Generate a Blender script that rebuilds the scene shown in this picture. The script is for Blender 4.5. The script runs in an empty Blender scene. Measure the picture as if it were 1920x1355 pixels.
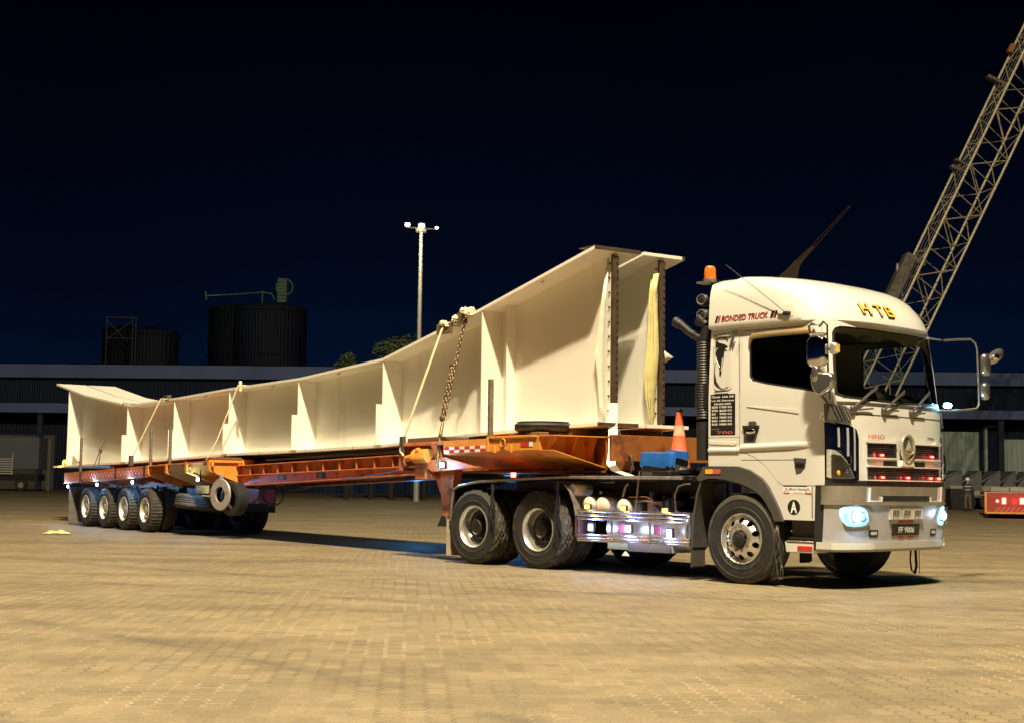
import bpy, bmesh, math, random
from mathutils import Vector, Matrix
import numpy as np
random.seed(7)
sc = bpy.context.scene
col = sc.collection
R = math.radians

# ------------------------------------------------------------------ camera
F_PX, PITCH, ROLL, CAM_H = 2700.0, .085, .0134, 1.13
cam = bpy.data.cameras.new('camera')
cam.sensor_width = 36.0
cam.lens = 36.0 * F_PX / 1920.0
cam.clip_start = .1
cam.clip_end = 1500
cam_o = bpy.data.objects.new('camera', cam)
col.objects.link(cam_o)
cp_, sp_, cr_, sr_ = math.cos(PITCH), math.sin(PITCH), math.cos(ROLL), math.sin(ROLL)
right = Vector((cr_, -sr_ * sp_, sr_ * cp_))
up = Vector((-sr_, -cr_ * sp_, cr_ * cp_))
back = right.cross(up)
cam_o.matrix_world = Matrix(((right.x, up.x, back.x, 0), (right.y, up.y, back.y, 0), (right.z, up.z, back.z, CAM_H), (0, 0, 0, 1)))
sc.camera = cam_o

# ------------------------------------------------------------------ night sky
world = bpy.data.worlds.new('World')
sc.world = world
world.use_nodes = True
nt = world.node_tree
nt.nodes.clear()
wo = nt.nodes.new('ShaderNodeOutputWorld')
bg = nt.nodes.new('ShaderNodeBackground')
tc = nt.nodes.new('ShaderNodeTexCoord')
sx = nt.nodes.new('ShaderNodeSeparateXYZ')
rp = nt.nodes.new('ShaderNodeValToRGB')
ns = nt.nodes.new('ShaderNodeTexNoise')
ns.inputs['Scale'].default_value = 3.0
ns.inputs['Detail'].default_value = 4
mx = nt.nodes.new('ShaderNodeMath'); mx.operation = 'MULTIPLY_ADD'
mx.inputs[1].default_value = .10
nt.links.new(tc.outputs['Generated'], sx.inputs[0])
nt.links.new(tc.outputs['Generated'], ns.inputs['Vector'])
nt.links.new(ns.outputs['Fac'], mx.inputs[0])
nt.links.new(sx.outputs['Z'], mx.inputs[2])
cr = rp.color_ramp
cr.elements[0].position = .03; cr.elements[0].color = (.0014, .0085, .0330, 1)
cr.elements[1].position = .44; cr.elements[1].color = (.0002, .0003, .0012, 1)
for p_, c_ in ((.12, (.0010, .0052, .0190, 1)), (.20, (.0006, .0022, .0085, 1)), (.32, (.0003, .0009, .0038, 1))):
    e = cr.elements.new(p_); e.color = c_
nt.links.new(mx.outputs[0], rp.inputs[0])
nt.links.new(rp.outputs[0], bg.inputs[0])
bg.inputs[1].default_value = 1.0
nt.links.new(bg.outputs[0], wo.inputs[0])

# ------------------------------------------------------------------ floodlight masts of the yard (out of frame)
def lamp(name, kind, loc, power, color, radius=.1, aim=None, spot=None, parent=None):
    l = bpy.data.lights.new(name, kind)
    l.energy = power; l.color = color
    if hasattr(l, 'shadow_soft_size'): l.shadow_soft_size = radius
    o = bpy.data.objects.new(name, l); col.objects.link(o)
    o.location = loc
    if aim is not None:
        d = Vector(aim) - Vector(loc)
        o.rotation_euler = d.to_track_quat('-Z', 'Y').to_euler()
    if kind == 'SPOT':
        l.spot_size = R(spot or 100); l.spot_blend = .6
    if parent: o.parent = parent
    return o
WARM = (1.0, .84, .56)
for i, (dx, dy, pw) in enumerate(((0, 0, 66000), (1.6, -.6, 22000), (-1.5, .8, 22000))):
    lamp('floodlight', 'POINT', (2.1 + dx, -4.9 + dy, 42.0), pw * 2.15, WARM, .28)
for i, (dx, dy, pw) in enumerate(((0, 0, 40000), (1.5, .5, 14000))):
    lamp('floodlight', 'POINT', (-9.1 + dx, 17.0 + dy, 28.0), pw * .36, (1.0, .79, .50), .35)
sc.view_settings.view_transform = 'Standard'
sc.view_settings.look = 'None'
sc.view_settings.exposure = 0
sc.view_settings.gamma = 1
sc.view_settings.use_curve_mapping = False
sc.cycles.max_bounces = 8
sc.cycles.transparent_max_bounces = 12
sc.cycles.sample_clamp_indirect = 4.0
sc.cycles.caustics_reflective = False
sc.cycles.caustics_refractive = False
try: sc.cycles.use_denoising = True
except Exception: pass

# ------------------------------------------------------------------ materials
def nodes(name):
    m = bpy.data.materials.new(name); m.use_nodes = True
    n = m.node_tree; return m, n, n.nodes['Principled BSDF']
def mat(name, c, rough=.5, metal=0., amt=.18, scale=6., bump=0., bscale=40., coat=0., dirt=None, dscale=1.5, dlev=.55, rvar=.12, stretch=None):
    m, n, b = nodes(name)
    L = n.links.new
    t = n.nodes.new('ShaderNodeTexCoord')
    mp = n.nodes.new('ShaderNodeMapping'); L(t.outputs['Object'], mp.inputs[0])
    if stretch: mp.inputs['Scale'].default_value = stretch
    z = n.nodes.new('ShaderNodeTexNoise'); z.inputs['Scale'].default_value = scale; z.inputs['Detail'].default_value = 6
    L(mp.outputs[0], z.inputs['Vector'])
    r = n.nodes.new('ShaderNodeValToRGB')
    lo = [max(0, x * (1 - amt)) for x in c]; hi = [min(1, x * (1 + amt)) for x in c]
    r.color_ramp.elements[0].position = .3; r.color_ramp.elements[1].position = .7
    r.color_ramp.elements[0].color = (*lo, 1); r.color_ramp.elements[1].color = (*hi, 1)
    L(z.outputs['Fac'], r.inputs[0])
    out = r.outputs[0]
    if dirt:
        z2 = n.nodes.new('ShaderNodeTexNoise'); z2.inputs['Scale'].default_value = dscale; z2.inputs['Detail'].default_value = 8
        z2.inputs['Roughness'].default_value = .65
        L(mp.outputs[0], z2.inputs['Vector'])
        r2 = n.nodes.new('ShaderNodeValToRGB')
        r2.color_ramp.elements[0].position = dlev; r2.color_ramp.elements[1].position = dlev + .14
        r2.color_ramp.elements[0].color = (0, 0, 0, 1); r2.color_ramp.elements[1].color = (1, 1, 1, 1)
        L(z2.outputs['Fac'], r2.inputs[0])
        mixn = n.nodes.new('ShaderNodeMix'); mixn.data_type = 'RGBA'
        L(r2.outputs[0], mixn.inputs['Factor']); L(out, mixn.inputs['A']); mixn.inputs['B'].default_value = (*dirt, 1)
        out = mixn.outputs['Result']
    L(out, b.inputs['Base Color'])
    ma = n.nodes.new('ShaderNodeMath'); ma.operation = 'MULTIPLY_ADD'; ma.inputs[1].default_value = rvar; ma.inputs[2].default_value = max(0, rough - rvar / 2)
    L(z.outputs['Fac'], ma.inputs[0]); L(ma.outputs[0], b.inputs['Roughness'])
    b.inputs['Metallic'].default_value = metal
    if coat: b.inputs['Coat Weight'].default_value = coat; b.inputs['Coat Roughness'].default_value = .05
    if bump:
        z3 = n.nodes.new('ShaderNodeTexNoise'); z3.inputs['Scale'].default_value = bscale; z3.inputs['Detail'].default_value = 5
        L(t.outputs['Object'], z3.inputs['Vector'])
        bp = n.nodes.new('ShaderNodeBump'); bp.inputs['Strength'].default_value = bump; bp.inputs['Distance'].default_value = .01
        L(z3.outputs['Fac'], bp.inputs['Height']); L(bp.outputs[0], b.inputs['Normal'])
    return m
def emit(name, c, s):
    m, n, b = nodes(name)
    b.inputs['Base Color'].default_value = (*[min(1, x) for x in c], 1)
    b.inputs['Emission Color'].default_value = (*c, 1); b.inputs['Emission Strength'].default_value = s
    z = n.nodes.new('ShaderNodeTexNoise'); z.inputs['Scale'].default_value = 60
    ma = n.nodes.new('ShaderNodeMath'); ma.operation = 'MULTIPLY_ADD'; ma.inputs[1].default_value = s * .3; ma.inputs[2].default_value = s * .85
    n.links.new(z.outputs['Fac'], ma.inputs[0]); n.links.new(ma.outputs[0], b.inputs['Emission Strength'])
    return m
def glass(name, tint=(.3, .33, .34), refl=1.0, ior=1.5):
    m = bpy.data.materials.new(name); m.use_nodes = True; n = m.node_tree; n.nodes.clear(); L = n.links.new
    o = n.nodes.new('ShaderNodeOutputMaterial'); mi = n.nodes.new('ShaderNodeMixShader')
    tr = n.nodes.new('ShaderNodeBsdfTransparent'); tr.inputs[0].default_value = (*tint, 1)
    gl = n.nodes.new('ShaderNodeBsdfGlossy'); gl.inputs['Roughness'].default_value = .03
    fr = n.nodes.new('ShaderNodeFresnel'); fr.inputs['IOR'].default_value = ior
    z = n.nodes.new('ShaderNodeTexNoise'); z.inputs['Scale'].default_value = 2.5
    bp = n.nodes.new('ShaderNodeBump'); bp.inputs['Strength'].default_value = .02
    L(z.outputs['Fac'], bp.inputs['Height']); L(bp.outputs[0], gl.inputs['Normal'])
    L(fr.outputs[0], mi.inputs[0]); L(tr.outputs[0], mi.inputs[1]); L(gl.outputs[0], mi.inputs[2]); L(mi.outputs[0], o.inputs[0])
    return m
M = {}
M['white'] = mat('white_paint', (.64, .635, .60), .22, amt=.03, scale=1.2, coat=.6, rvar=.05, dirt=(.52, .49, .42), dscale=2.2, dlev=.66)
M['roofwhite'] = mat('roof_paint', (.62, .615, .58), .25, amt=.03, scale=1.0, coat=.5, rvar=.05)
M['girder'] = mat('girder_primer', (.77, .75, .67), .48, amt=.04, scale=.8, stretch=(1, 1, .25), dirt=(.62, .57, .47), dscale=1.6, dlev=.58, bump=.35, bscale=1.1, rvar=.1)
M['girder_edge'] = mat('girder_bare_steel', (.085, .06, .038), .55, .3, amt=.3, scale=6)
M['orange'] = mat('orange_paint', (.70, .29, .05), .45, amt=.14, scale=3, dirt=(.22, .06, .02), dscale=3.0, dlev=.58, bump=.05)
M['redor'] = mat('worn_red_orange_paint', (.55, .17, .065), .5, amt=.2, scale=4, dirt=(.16, .05, .03), dscale=3.5, dlev=.52, bump=.08)
M['black'] = mat('black_plastic', (.014, .014, .015), .5, amt=.2, bump=.05)
M['blackmetal'] = mat('black_chassis_paint', (.022, .020, .020), .45, .2, amt=.4, dirt=(.08, .06, .04), dscale=5, dlev=.6)
M['rubber'] = mat('tyre_rubber', (.018, .0175, .017), .62, amt=.3, scale=12, dirt=(.050, .043, .034), dscale=5, dlev=.54, bump=.12, bscale=90)
M['tread'] = mat('dusty_tyre_rubber', (.045, .040, .033), .8, amt=.2, scale=10, dirt=(.09, .078, .058), dscale=9, dlev=.5, bump=.15, bscale=70)
M['greyflare'] = mat('grey_plastic', (.060, .056, .054), .55, amt=.12, dirt=(.10, .09, .07), dscale=6, dlev=.6)
M['chrome'] = mat('chrome', (.72, .72, .74), .07, 1., amt=.04, rvar=.05)
M['alu'] = mat('polished_aluminium', (.74, .72, .68), .33, .85, amt=.12, scale=14, rvar=.2, dirt=(.32, .27, .2), dscale=7, dlev=.6)
M['silver'] = mat('silver_paint', (.42, .43, .46), .34, .2, amt=.05, rvar=.08, coat=.3)
M['steel'] = mat('galvanised_steel', (.33, .31, .27), .42, .8, amt=.25, scale=14, dirt=(.14, .09, .05), dscale=8, dlev=.58)
M['chain'] = mat('rusty_chain_steel', (.22, .16, .09), .5, .7, amt=.35, scale=25, dirt=(.10, .05, .02), dscale=14, dlev=.5)
M['strap'] = mat('webbing', (.62, .55, .36), .8, amt=.15, scale=40, bump=.2, bscale=200)
M['strapdark'] = mat('dark_webbing', (.10, .085, .06), .8, amt=.2, scale=40)
M['red'] = mat('red_reflector', (.55, .03, .02), .35, amt=.12)
M['redsticker'] = mat('faded_red_sticker', (.48, .10, .07), .5, amt=.3, scale=60)
M['amberrefl'] = mat('amber_reflector', (.85, .38, .06), .35, amt=.1)
M['whiterefl'] = mat('white_reflector', (.80, .80, .76), .4, amt=.1)
M['decalblack'] = mat('black_decal', (.012, .012, .012), .4, amt=.2)
M['decalred'] = mat('red_decal', (.42, .02, .015), .4, amt=.1)
M['badgered'] = mat('red_badge', (.50, .07, .02), .3, amt=.1)
M['gold'] = mat('yellow_gold_letters', (.80, .44, .03), .4, amt=.06)
M['rust'] = mat('rust', (.16, .07, .03), .8, amt=.4, scale=9)
M['cone'] = mat('cone_orange', (.72, .13, .045), .6, amt=.12, dirt=(.34, .13, .07), dscale=6, dlev=.55, bump=.1)
M['conewhite'] = mat('cone_sleeve', (.66, .40, .27), .5, amt=.1, dirt=(.5, .3, .2), dscale=8, dlev=.55)
M['blue'] = mat('blue_plastic_sheet', (.02, .12, .42), .30, amt=.2, bump=.5, bscale=14)
M['cloth'] = mat('pale_yellow_rag', (.62, .56, .22), .9, amt=.2, scale=20)
M['whitecloth'] = mat('white_plastic_sheet', (.75, .72, .62), .5, amt=.08, bump=.4, bscale=10)
M['yellowsheet'] = mat('yellow_plastic_wrap', (.62, .56, .26), .35, amt=.15, bump=.5, bscale=12, coat=.2)
M['wood'] = mat('dark_timber', (.13, .08, .045), .8, amt=.3, scale=12, stretch=(1, 8, 8))
M['seat'] = mat('seat_cloth', (.03, .03, .035), .9, amt=.2)
M['dash'] = mat('dashboard', (.10, .11, .08), .7, amt=.2)
M['paper'] = mat('paper', (.65, .75, .60), .8, amt=.1)
M['green'] = mat('green_plastic', (.03, .35, .08), .5, amt=.2)
M['fringe'] = mat('khaki_curtain', (.45, .41, .25), .8, amt=.12, scale=20, bump=.2, bscale=60)
M['tank'] = mat('pale_air_tank', (.66, .62, .54), .4, .0, amt=.1, dirt=(.3, .25, .18), dscale=6, dlev=.55)
M['glass'] = glass('window_glass', (.78, .84, .84), ior=1.4)
M['tint'] = glass('tinted_glass', (.34, .37, .33), ior=1.35)
M['lens'] = glass('lamp_lens', (.86, .88, .90))
M['led'] = emit('cool_white_led', (.50, .76, 1.0), 30)
M['reflector'] = emit('headlamp_reflector', (.46, .80, .95), 1.35)
M['led2'] = emit('added_led', (.45, .66, 1.0), 14)  # glow of the added blue lamps
M['hid'] = emit('headlamp_bulb', (.70, .93, 1.0), 30)
M['emblem'] = mat('satin_emblem', (.60, .56, .46), .22, .6, amt=.2, scale=12)
M['cornerchrome'] = mat('dark_corner_chrome', (.26, .27, .31), .12, 1., amt=.3, scale=5)
M['grilledark'] = mat('gloss_black_grille', (.10, .09, .10), .12, .6, amt=.6, scale=9, bump=.5, bscale=14)
M['orangeshade'] = mat('shaded_orange_paint', (.30, .10, .022), .5, amt=.2, scale=3, dirt=(.10, .035, .015), dscale=2.5, dlev=.5, bump=.05)  # orange darkened to carry the girder's shade, plus random grime patches
M['redled'] = emit('red_led', (1.0, .10, .08), 9)
M['amberled'] = emit('amber_led', (1.0, .36, .05), 9)
M['bluestrobe'] = emit('blue_strobe', (.25, .72, 1.0), 60)
M['flood'] = emit('floodlight_lens', (1.0, .93, .72), 14)
M['beacon'] = mat('orange_beacon_dome', (.85, .16, .02), .2, amt=.15, coat=.6)
M['mud'] = mat('muddy_rubber', (.03, .028, .026), .8, amt=.3, dirt=(.45, .38, .26), dscale=5, dlev=.57)

# ------------------------------------------------------------------ mesh builder
class MB:
    def __init__(s): s.v = []; s.f = []; s.mi = []
    def add(s, verts, faces, m=0):
        o = len(s.v); s.v += [tuple(v) for v in verts]
        for f in faces: s.f.append(tuple(i + o for i in f)); s.mi.append(m)
        return s
    def box(s, x0, x1, y0, y1, z0, z1, m=0):
        v = [(x, y, z) for z in (z0, z1) for y in (y0, y1) for x in (x0, x1)]
        return s.add(v, [(0, 2, 3, 1), (4, 5, 7, 6), (0, 1, 5, 4), (2, 6, 7, 3), (0, 4, 6, 2), (1, 3, 7, 5)], m)
    def hexa(s, q0, q1, m=0):
        return s.add(list(q0) + list(q1), [(0, 1, 2, 3), (7, 6, 5, 4), (0, 4, 5, 1), (1, 5, 6, 2), (2, 6, 7, 3), (3, 7, 4, 0)], m)
    def prism(s, poly, vec, m=0):
        n = len(poly); v = [Vector(p) for p in poly]; w = [p + Vector(vec) for p in v]
        return s.add(v + w, [tuple(range(n))[::-1], tuple(range(n, 2 * n))] + [(i, (i + 1) % n, n + (i + 1) % n, n + i) for i in range(n)], m)
    def cyl(s, p0, p1, r0, r1=None, n=16, m=0, cap=True):
        r1 = r0 if r1 is None else r1
        p0 = Vector(p0); p1 = Vector(p1); d = (p1 - p0).normalized()
        a = d.orthogonal().normalized(); b = d.cross(a)
        v = []
        for p, r in ((p0, r0), (p1, r1)):
            for i in range(n):
                t = 2 * math.pi * i / n; v.append(p + a * math.cos(t) * r + b * math.sin(t) * r)
        f = [(i, (i + 1) % n, n + (i + 1) % n, n + i) for i in range(n)]
        if cap: f += [tuple(range(n))[::-1], tuple(range(n, 2 * n))]
        return s.add(v, f, m)
    def tube(s, pts, r, n=8, m=0, sy=1.0, closed=False):
        pts = [Vector(p) for p in pts]; N = len(pts); v = []; prev = None
        for i, p in enumerate(pts):
            if closed: d = pts[(i + 1) % N] - pts[i - 1]
            else: d = pts[min(i + 1, N - 1)] - pts[max(i - 1, 0)]
            d.normalize()
            if prev is None: a = d.orthogonal().normalized()
            else: a = (prev - d * prev.dot(d)).normalized()
            prev = a; b = d.cross(a)
            rr = r[i] if isinstance(r, (list, tuple)) else r
            for k in range(n):
                t = 2 * math.pi * k / n; v.append(p + a * math.cos(t) * rr + b * math.sin(t) * rr * sy)
        f = []
        for i in range(N if closed else N - 1):
            j = (i + 1) % N
            for k in range(n): f.append((i * n + k, i * n + (k + 1) % n, j * n + (k + 1) % n, j * n + k))
        if not closed: f += [tuple(range(n))[::-1], tuple(range((N - 1) * n, N * n))]
        return s.add(v, f, m)
    def ribbon(s, pts, w, t=.006, m=0, up=(0, 0, 1)):
        # a flat strap along pts, w wide along the vector w
        pts = [Vector(p) for p in pts]; w = Vector(w)
        for i in range(len(pts) - 1):
            a, b = pts[i], pts[i + 1]; d = (b - a).normalized(); n_ = d.cross(w).normalized() * t
            s.hexa([a - w / 2, a + w / 2, a + w / 2 + n_, a - w / 2 + n_], [b - w / 2, b + w / 2, b + w / 2 + n_, b - w / 2 + n_], m)
        return s
    def lathe(s, prof, c, axis=(0, 1, 0), n=48, mod=None, skip=None, m=0, mf=None):
        c = Vector(c); d = Vector(axis).normalized()
        a = Vector((0, 0, 1)) if abs(d.z) < .9 else Vector((1, 0, 0)); a = (a - d * a.dot(d)).normalized(); b = d.cross(a)
        v = []
        for j, (r, h) in enumerate(prof):
            for i in range(n):
                t = 2 * math.pi * i / n; rr = r + (mod(j, i) if mod else 0)
                v.append(c + d * h + a * math.cos(t) * rr + b * math.sin(t) * rr)
        o = len(s.v); s.v += [tuple(x) for x in v]
        for j in range(len(prof) - 1):
            for i in range(n):
                if skip and skip(j, i): continue
                s.f.append(tuple(o + k for k in (j * n + i, j * n + (i + 1) % n, (j + 1) * n + (i + 1) % n, (j + 1) * n + i)))
                s.mi.append(mf(j, i) if mf else m)
        return s
    def grid(s, rows, m=0, mf=None, closed=False):
        n = len(rows[0]); v = [p for r in rows for p in r]; o = len(s.v); s.v += [tuple(p) for p in v]
        for j in range(len(rows) - 1):
            for i in range(n if closed else n - 1):
                k = (i + 1) % n
                s.f.append((o + j * n + i, o + j * n + k, o + (j + 1) * n + k, o + (j + 1) * n + i)); s.mi.append(mf(j, i) if mf else m)
        return s
    def blob(s, c, r, p=2.6, nu=20, nv=12, m=0, ax=None):
        c = Vector(c); rows = []
        sg = lambda x, e: math.copysign(abs(x) ** e, x)
        e = 2 / p
        for j in range(nv + 1):
            t = -math.pi / 2 + math.pi * j / nv; row = []
            for i in range(nu):
                u = 2 * math.pi * i / nu
                q = Vector((r[0] * sg(math.cos(t), e) * sg(math.cos(u), e), r[1] * sg(math.cos(t), e) * sg(math.sin(u), e), r[2] * sg(math.sin(t), e)))
                if ax is not None: q = ax @ q
                row.append(c + q)
            rows.append(row)
        return s.grid(rows, m, closed=True)
    def torus(s, c, axis, R_, r_, n=24, k=8, m=0, sx=1.0, xa=None):
        c = Vector(c); d = Vector(axis).normalized(); a = Vector(xa) if xa is not None else d.orthogonal(); a = (a - d * a.dot(d)).normalized(); b = d.cross(a)
        rows = []
        for i in range(n):
            t = 2 * math.pi * i / n; o = a * math.cos(t) * R_ * sx + b * math.sin(t) * R_; u = (a * math.cos(t) + b * math.sin(t)).normalized()
            rows.append([c + o + u * math.cos(2 * math.pi * j / k) * r_ + d * math.sin(2 * math.pi * j / k) * r_ for j in range(k)])
        rows.append(rows[0])
        return s.grid(rows, m, closed=True)
    def text(s, txt, org, u, v, size, ext=.002, m=0, shear=0., bold=0., align='CENTER', sx=1.0, aspect=None):
        cu = bpy.data.curves.new('lettering', 'FONT'); cu.body = txt; cu.size = 1; cu.extrude = 0; cu.shear = shear; cu.offset = bold
        cu.align_x = align; cu.align_y = 'CENTER'; cu.resolution_u = 3
        o = bpy.data.objects.new('lettering', cu); col.objects.link(o)
        dg = bpy.context.evaluated_depsgraph_get(); me = o.evaluated_get(dg).to_mesh()
        vs = [x.co.copy() for x in me.vertices]; fs = [tuple(p.vertices) for p in me.polygons]
        o.evaluated_get(dg).to_mesh_clear(); bpy.data.objects.remove(o); bpy.data.curves.remove(cu)
        if not vs: return s
        org = Vector(org); u = Vector(u).normalized(); v = Vector(v).normalized(); n_ = u.cross(v)
        if aspect:
            w = max(p.x for p in vs) - min(p.x for p in vs); h = max(p.y for p in vs) - min(p.y for p in vs)
            fx, fy = aspect[0] / w, aspect[1] / h
            mx_ = (max(p.x for p in vs) + min(p.x for p in vs)) / 2; my = (max(p.y for p in vs) + min(p.y for p in vs)) / 2
        else: fx, fy, mx_, my = size * sx, size, 0, 0
        s.add([org + u * ((p.x - mx_) * fx) + v * ((p.y - my) * fy) for p in vs], fs, m)
        return s
    def build(s, name, mats, parent=None, ang=35, bevel=0, flip=False, normals=True, label=None):
        me = bpy.data.meshes.new(name)
        v = [(x, -y, z) for x, y, z in s.v] if flip else s.v
        me.from_pydata(v, [], s.f)
        for m_ in (mats if isinstance(mats, (list, tuple)) else [mats]): me.materials.append(M[m_] if isinstance(m_, str) else m_)
        me.polygons.foreach_set('material_index', s.mi)
        if normals:
            bm = bmesh.new(); bm.from_mesh(me); bmesh.ops.recalc_face_normals(bm, faces=bm.faces[:]); bm.to_mesh(me); bm.free()
        finish(me, ang)
        o = bpy.data.objects.new(name, me); col.objects.link(o)
        if parent: o.parent = parent
        if bevel:
            b = o.modifiers.new('bevel', 'BEVEL'); b.width = bevel; b.segments = 2; b.limit_method = 'ANGLE'; b.angle_limit = R(40)
        if label: o['label'] = label
        return o
def finish(me, ang):
    if ang:
        me.polygons.foreach_set('use_smooth', [True] * len(me.polygons))
        me.set_sharp_from_angle(angle=R(ang))
    me.update()
def tag(o, label=None, cat=None, group=None, kind=None):
    if label: o['label'] = label
    if cat: o['category'] = cat
    if group: o['group'] = group
    if kind: o['kind'] = kind
    return o
def empty(name, loc=(0, 0, 0), rz=0):
    o = bpy.data.objects.new(name, None); col.objects.link(o); o.location = loc; o.rotation_euler = (0, 0, rz); o.empty_display_size = .2
    return o
def boolean(obj, cutter, op='DIFFERENCE', ang=35, keep=False):
    md = obj.modifiers.new('b', 'BOOLEAN'); md.object = cutter; md.operation = op; md.solver = 'EXACT'
    dg = bpy.context.evaluated_depsgraph_get(); dg.update()
    me = bpy.data.meshes.new_from_object(obj.evaluated_get(dg)); obj.modifiers.clear(); old = obj.data; obj.data = me
    finish(me, ang)
    if not keep: bpy.data.objects.remove(cutter)
    return obj
def copy_tree(o, parent=None):
    c = o.copy(); col.objects.link(c)
    if parent: c.parent = parent
    for ch in list(o.children): copy_tree(ch, c)
    return c

# frames: vehicles are written as (a forward, b towards the camera side, z up)
class Frame:
    def __init__(s, x, y, yaw):
        s.o = (x, y); s.fw = (math.sin(yaw), -math.cos(yaw)); s.nr = (-math.cos(yaw), -math.sin(yaw))
        s.rz = math.atan2(s.fw[1], s.fw[0])
    def w(s, a, b, z): return Vector((s.o[0] + a * s.fw[0] + b * s.nr[0], s.o[1] + a * s.fw[1] + b * s.nr[1], z))
    def l(s, p): return (p[0], -p[1], p[2])
TF = Frame(3.6255, 17.9219, .7555)
kp = TF.w(-4.08, 0, 0)
RF = Frame(kp.x, kp.y, .600)
# ------------------------------------------------------------------ ground
def ground_mat():
    m, n, b = nodes('block_paving'); L = n.links.new
    t = n.nodes.new('ShaderNodeTexCoord')
    mp = n.nodes.new('ShaderNodeMapping'); L(t.outputs['Object'], mp.inputs[0]); mp.inputs['Rotation'].default_value = (0, 0, R(86))
    # interlocking (zigzag) blocks: brick courses warped by a sine wave
    sx = n.nodes.new('ShaderNodeSeparateXYZ'); L(mp.outputs[0], sx.inputs[0])
    def math_(op, a, bb=None, c=None):
        q = n.nodes.new('ShaderNodeMath'); q.operation = op
        for i, x in enumerate((a, bb, c)):
            if x is None: continue
            if isinstance(x, (int, float)): q.inputs[i].default_value = x
            else: L(x, q.inputs[i])
        return q.outputs[0]
    wx = math_('MULTIPLY_ADD', math_('PINGPONG', math_('MULTIPLY', sx.outputs['Y'], 1.0), .1), .22, sx.outputs['X'])
    wy = math_('MULTIPLY_ADD', math_('PINGPONG', sx.outputs['X'], .05625), .55, sx.outputs['Y'])
    cb = n.nodes.new('ShaderNodeCombineXYZ'); L(wx, cb.inputs[0]); L(wy, cb.inputs[1])
    br = n.nodes.new('ShaderNodeTexBrick'); L(cb.outputs[0], br.inputs['Vector'])
    br.inputs['Scale'].default_value = 1.0; br.inputs['Brick Width'].default_value = .225; br.inputs['Row Height'].default_value = .125
    br.inputs['Mortar Size'].default_value = .006; br.inputs['Mortar Smooth'].default_value = .3; br.inputs['Bias'].default_value = 0
    br.inputs['Color1'].default_value = (.70, .70, .70, 1); br.inputs['Color2'].default_value = (1.2, 1.2, 1.2, 1); br.inputs['Mortar'].default_value = (1, 1, 1, 1)
    def noise(s_, d=6, r=.6, st=None):
        z = n.nodes.new('ShaderNodeTexNoise'); z.inputs['Scale'].default_value = s_; z.inputs['Detail'].default_value = d; z.inputs['Roughness'].default_value = r
        if st:
            q = n.nodes.new('ShaderNodeMapping'); q.inputs['Scale'].default_value = st; q.inputs['Rotation'].default_value = (0, 0, R(-20)); L(t.outputs['Object'], q.inputs[0]); L(q.outputs[0], z.inputs['Vector'])
        else: L(t.outputs['Object'], z.inputs['Vector'])
        return z.outputs['Fac']
    def ramp(f, p0, c0, p1, c1, mid=None):
        r = n.nodes.new('ShaderNodeValToRGB'); r.color_ramp.elements[0].position = p0; r.color_ramp.elements[0].color = (*c0, 1)
        r.color_ramp.elements[1].position = p1; r.color_ramp.elements[1].color = (*c1, 1); L(f, r.inputs[0]); return r.outputs[0]
    def mixc(f, a, bb, mode='MIX'):
        q = n.nodes.new('ShaderNodeMix'); q.data_type = 'RGBA'; q.blend_type = mode
        for k, x in (('Factor', f), ('A', a), ('B', bb)):
            if isinstance(x, (int, float)): q.inputs[k].default_value = x
            elif isinstance(x, tuple): q.inputs[k].default_value = (*x, 1)
            else: L(x, q.inputs[k])
        return q.outputs['Result']
    base = ramp(noise(.16, 8), .35, (.176, .139, .080), .65, (.255, .206, .121))
    base = mixc(.55, base, ramp(noise(.9, 8, .7), .35, (.155, .122, .071), .68, (.295, .236, .140)))
    base = mixc(.45, base, br.outputs['Color'], 'MULTIPLY')
    fine = ramp(noise(55, 5, .75), .30, (.50, .50, .50), .70, (1.40, 1.40, 1.40))
    base = mixc(.8, base, fine, 'MULTIPLY')
    # tyre-polished lanes and old stains
    lane = ramp(noise(.5, 5, .6, (.22, 1.5, 1)), .47, (1, 1, 1), .62, (.74, .72, .70))
    base = mixc(.8, base, lane, 'MULTIPLY')
    # faint curved tyre tracks
    s0 = n.nodes.new('ShaderNodeSeparateXYZ'); L(t.outputs['Object'], s0.inputs[0])
    for cx_, cy_, rads in ((-22, -8, (19.0, 21.1, 24.6, 26.7)), (14, 44, (31.5, 33.6))):
        dd = math_('SQRT', math_('ADD', math_('POWER', math_('SUBTRACT', s0.outputs['X'], cx_), 2), math_('POWER', math_('SUBTRACT', s0.outputs['Y'], cy_), 2)))
        for r_ in rads:
            e_ = math_('SUBTRACT', 1.0, math_('MULTIPLY', math_('ABSOLUTE', math_('SUBTRACT', dd, r_)), 4.5)); e_ = math_('MULTIPLY', math_('MAXIMUM', e_, 0.0), ramp(noise(1.1, 5, .7), .38, (0, 0, 0), .60, (.9, .9, .9)))
            base = mixc(e_, base, (.098, .082, .056))
    st = ramp(noise(1.7, 7, .7), .64, (1, 1, 1), .74, (.55, .52, .50))
    base = mixc(.7, base, st, 'MULTIPLY')
    # joints: sand-filled and pale in places, dark in others
    jc = mixc(ramp(noise(.35, 4), .45, (0, 0, 0), .55, (1, 1, 1)), (.10, .07, .045), (.42, .34, .22))
    jm = math_('MULTIPLY', br.outputs['Fac'], ramp(noise(3.0, 6, .7), .38, (.15, .15, .15), .60, (1, 1, 1)))
    base = mixc(jm, base, jc)
    L(base, b.inputs['Base Color'])
    rr = math_('MULTIPLY_ADD', noise(2.0), .3, .50); L(rr, b.inputs['Roughness'])
    h = math_('SUBTRACT', math_('MULTIPLY', noise(70, 5, .7), .35), math_('MULTIPLY', br.outputs['Fac'], .8))
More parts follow.
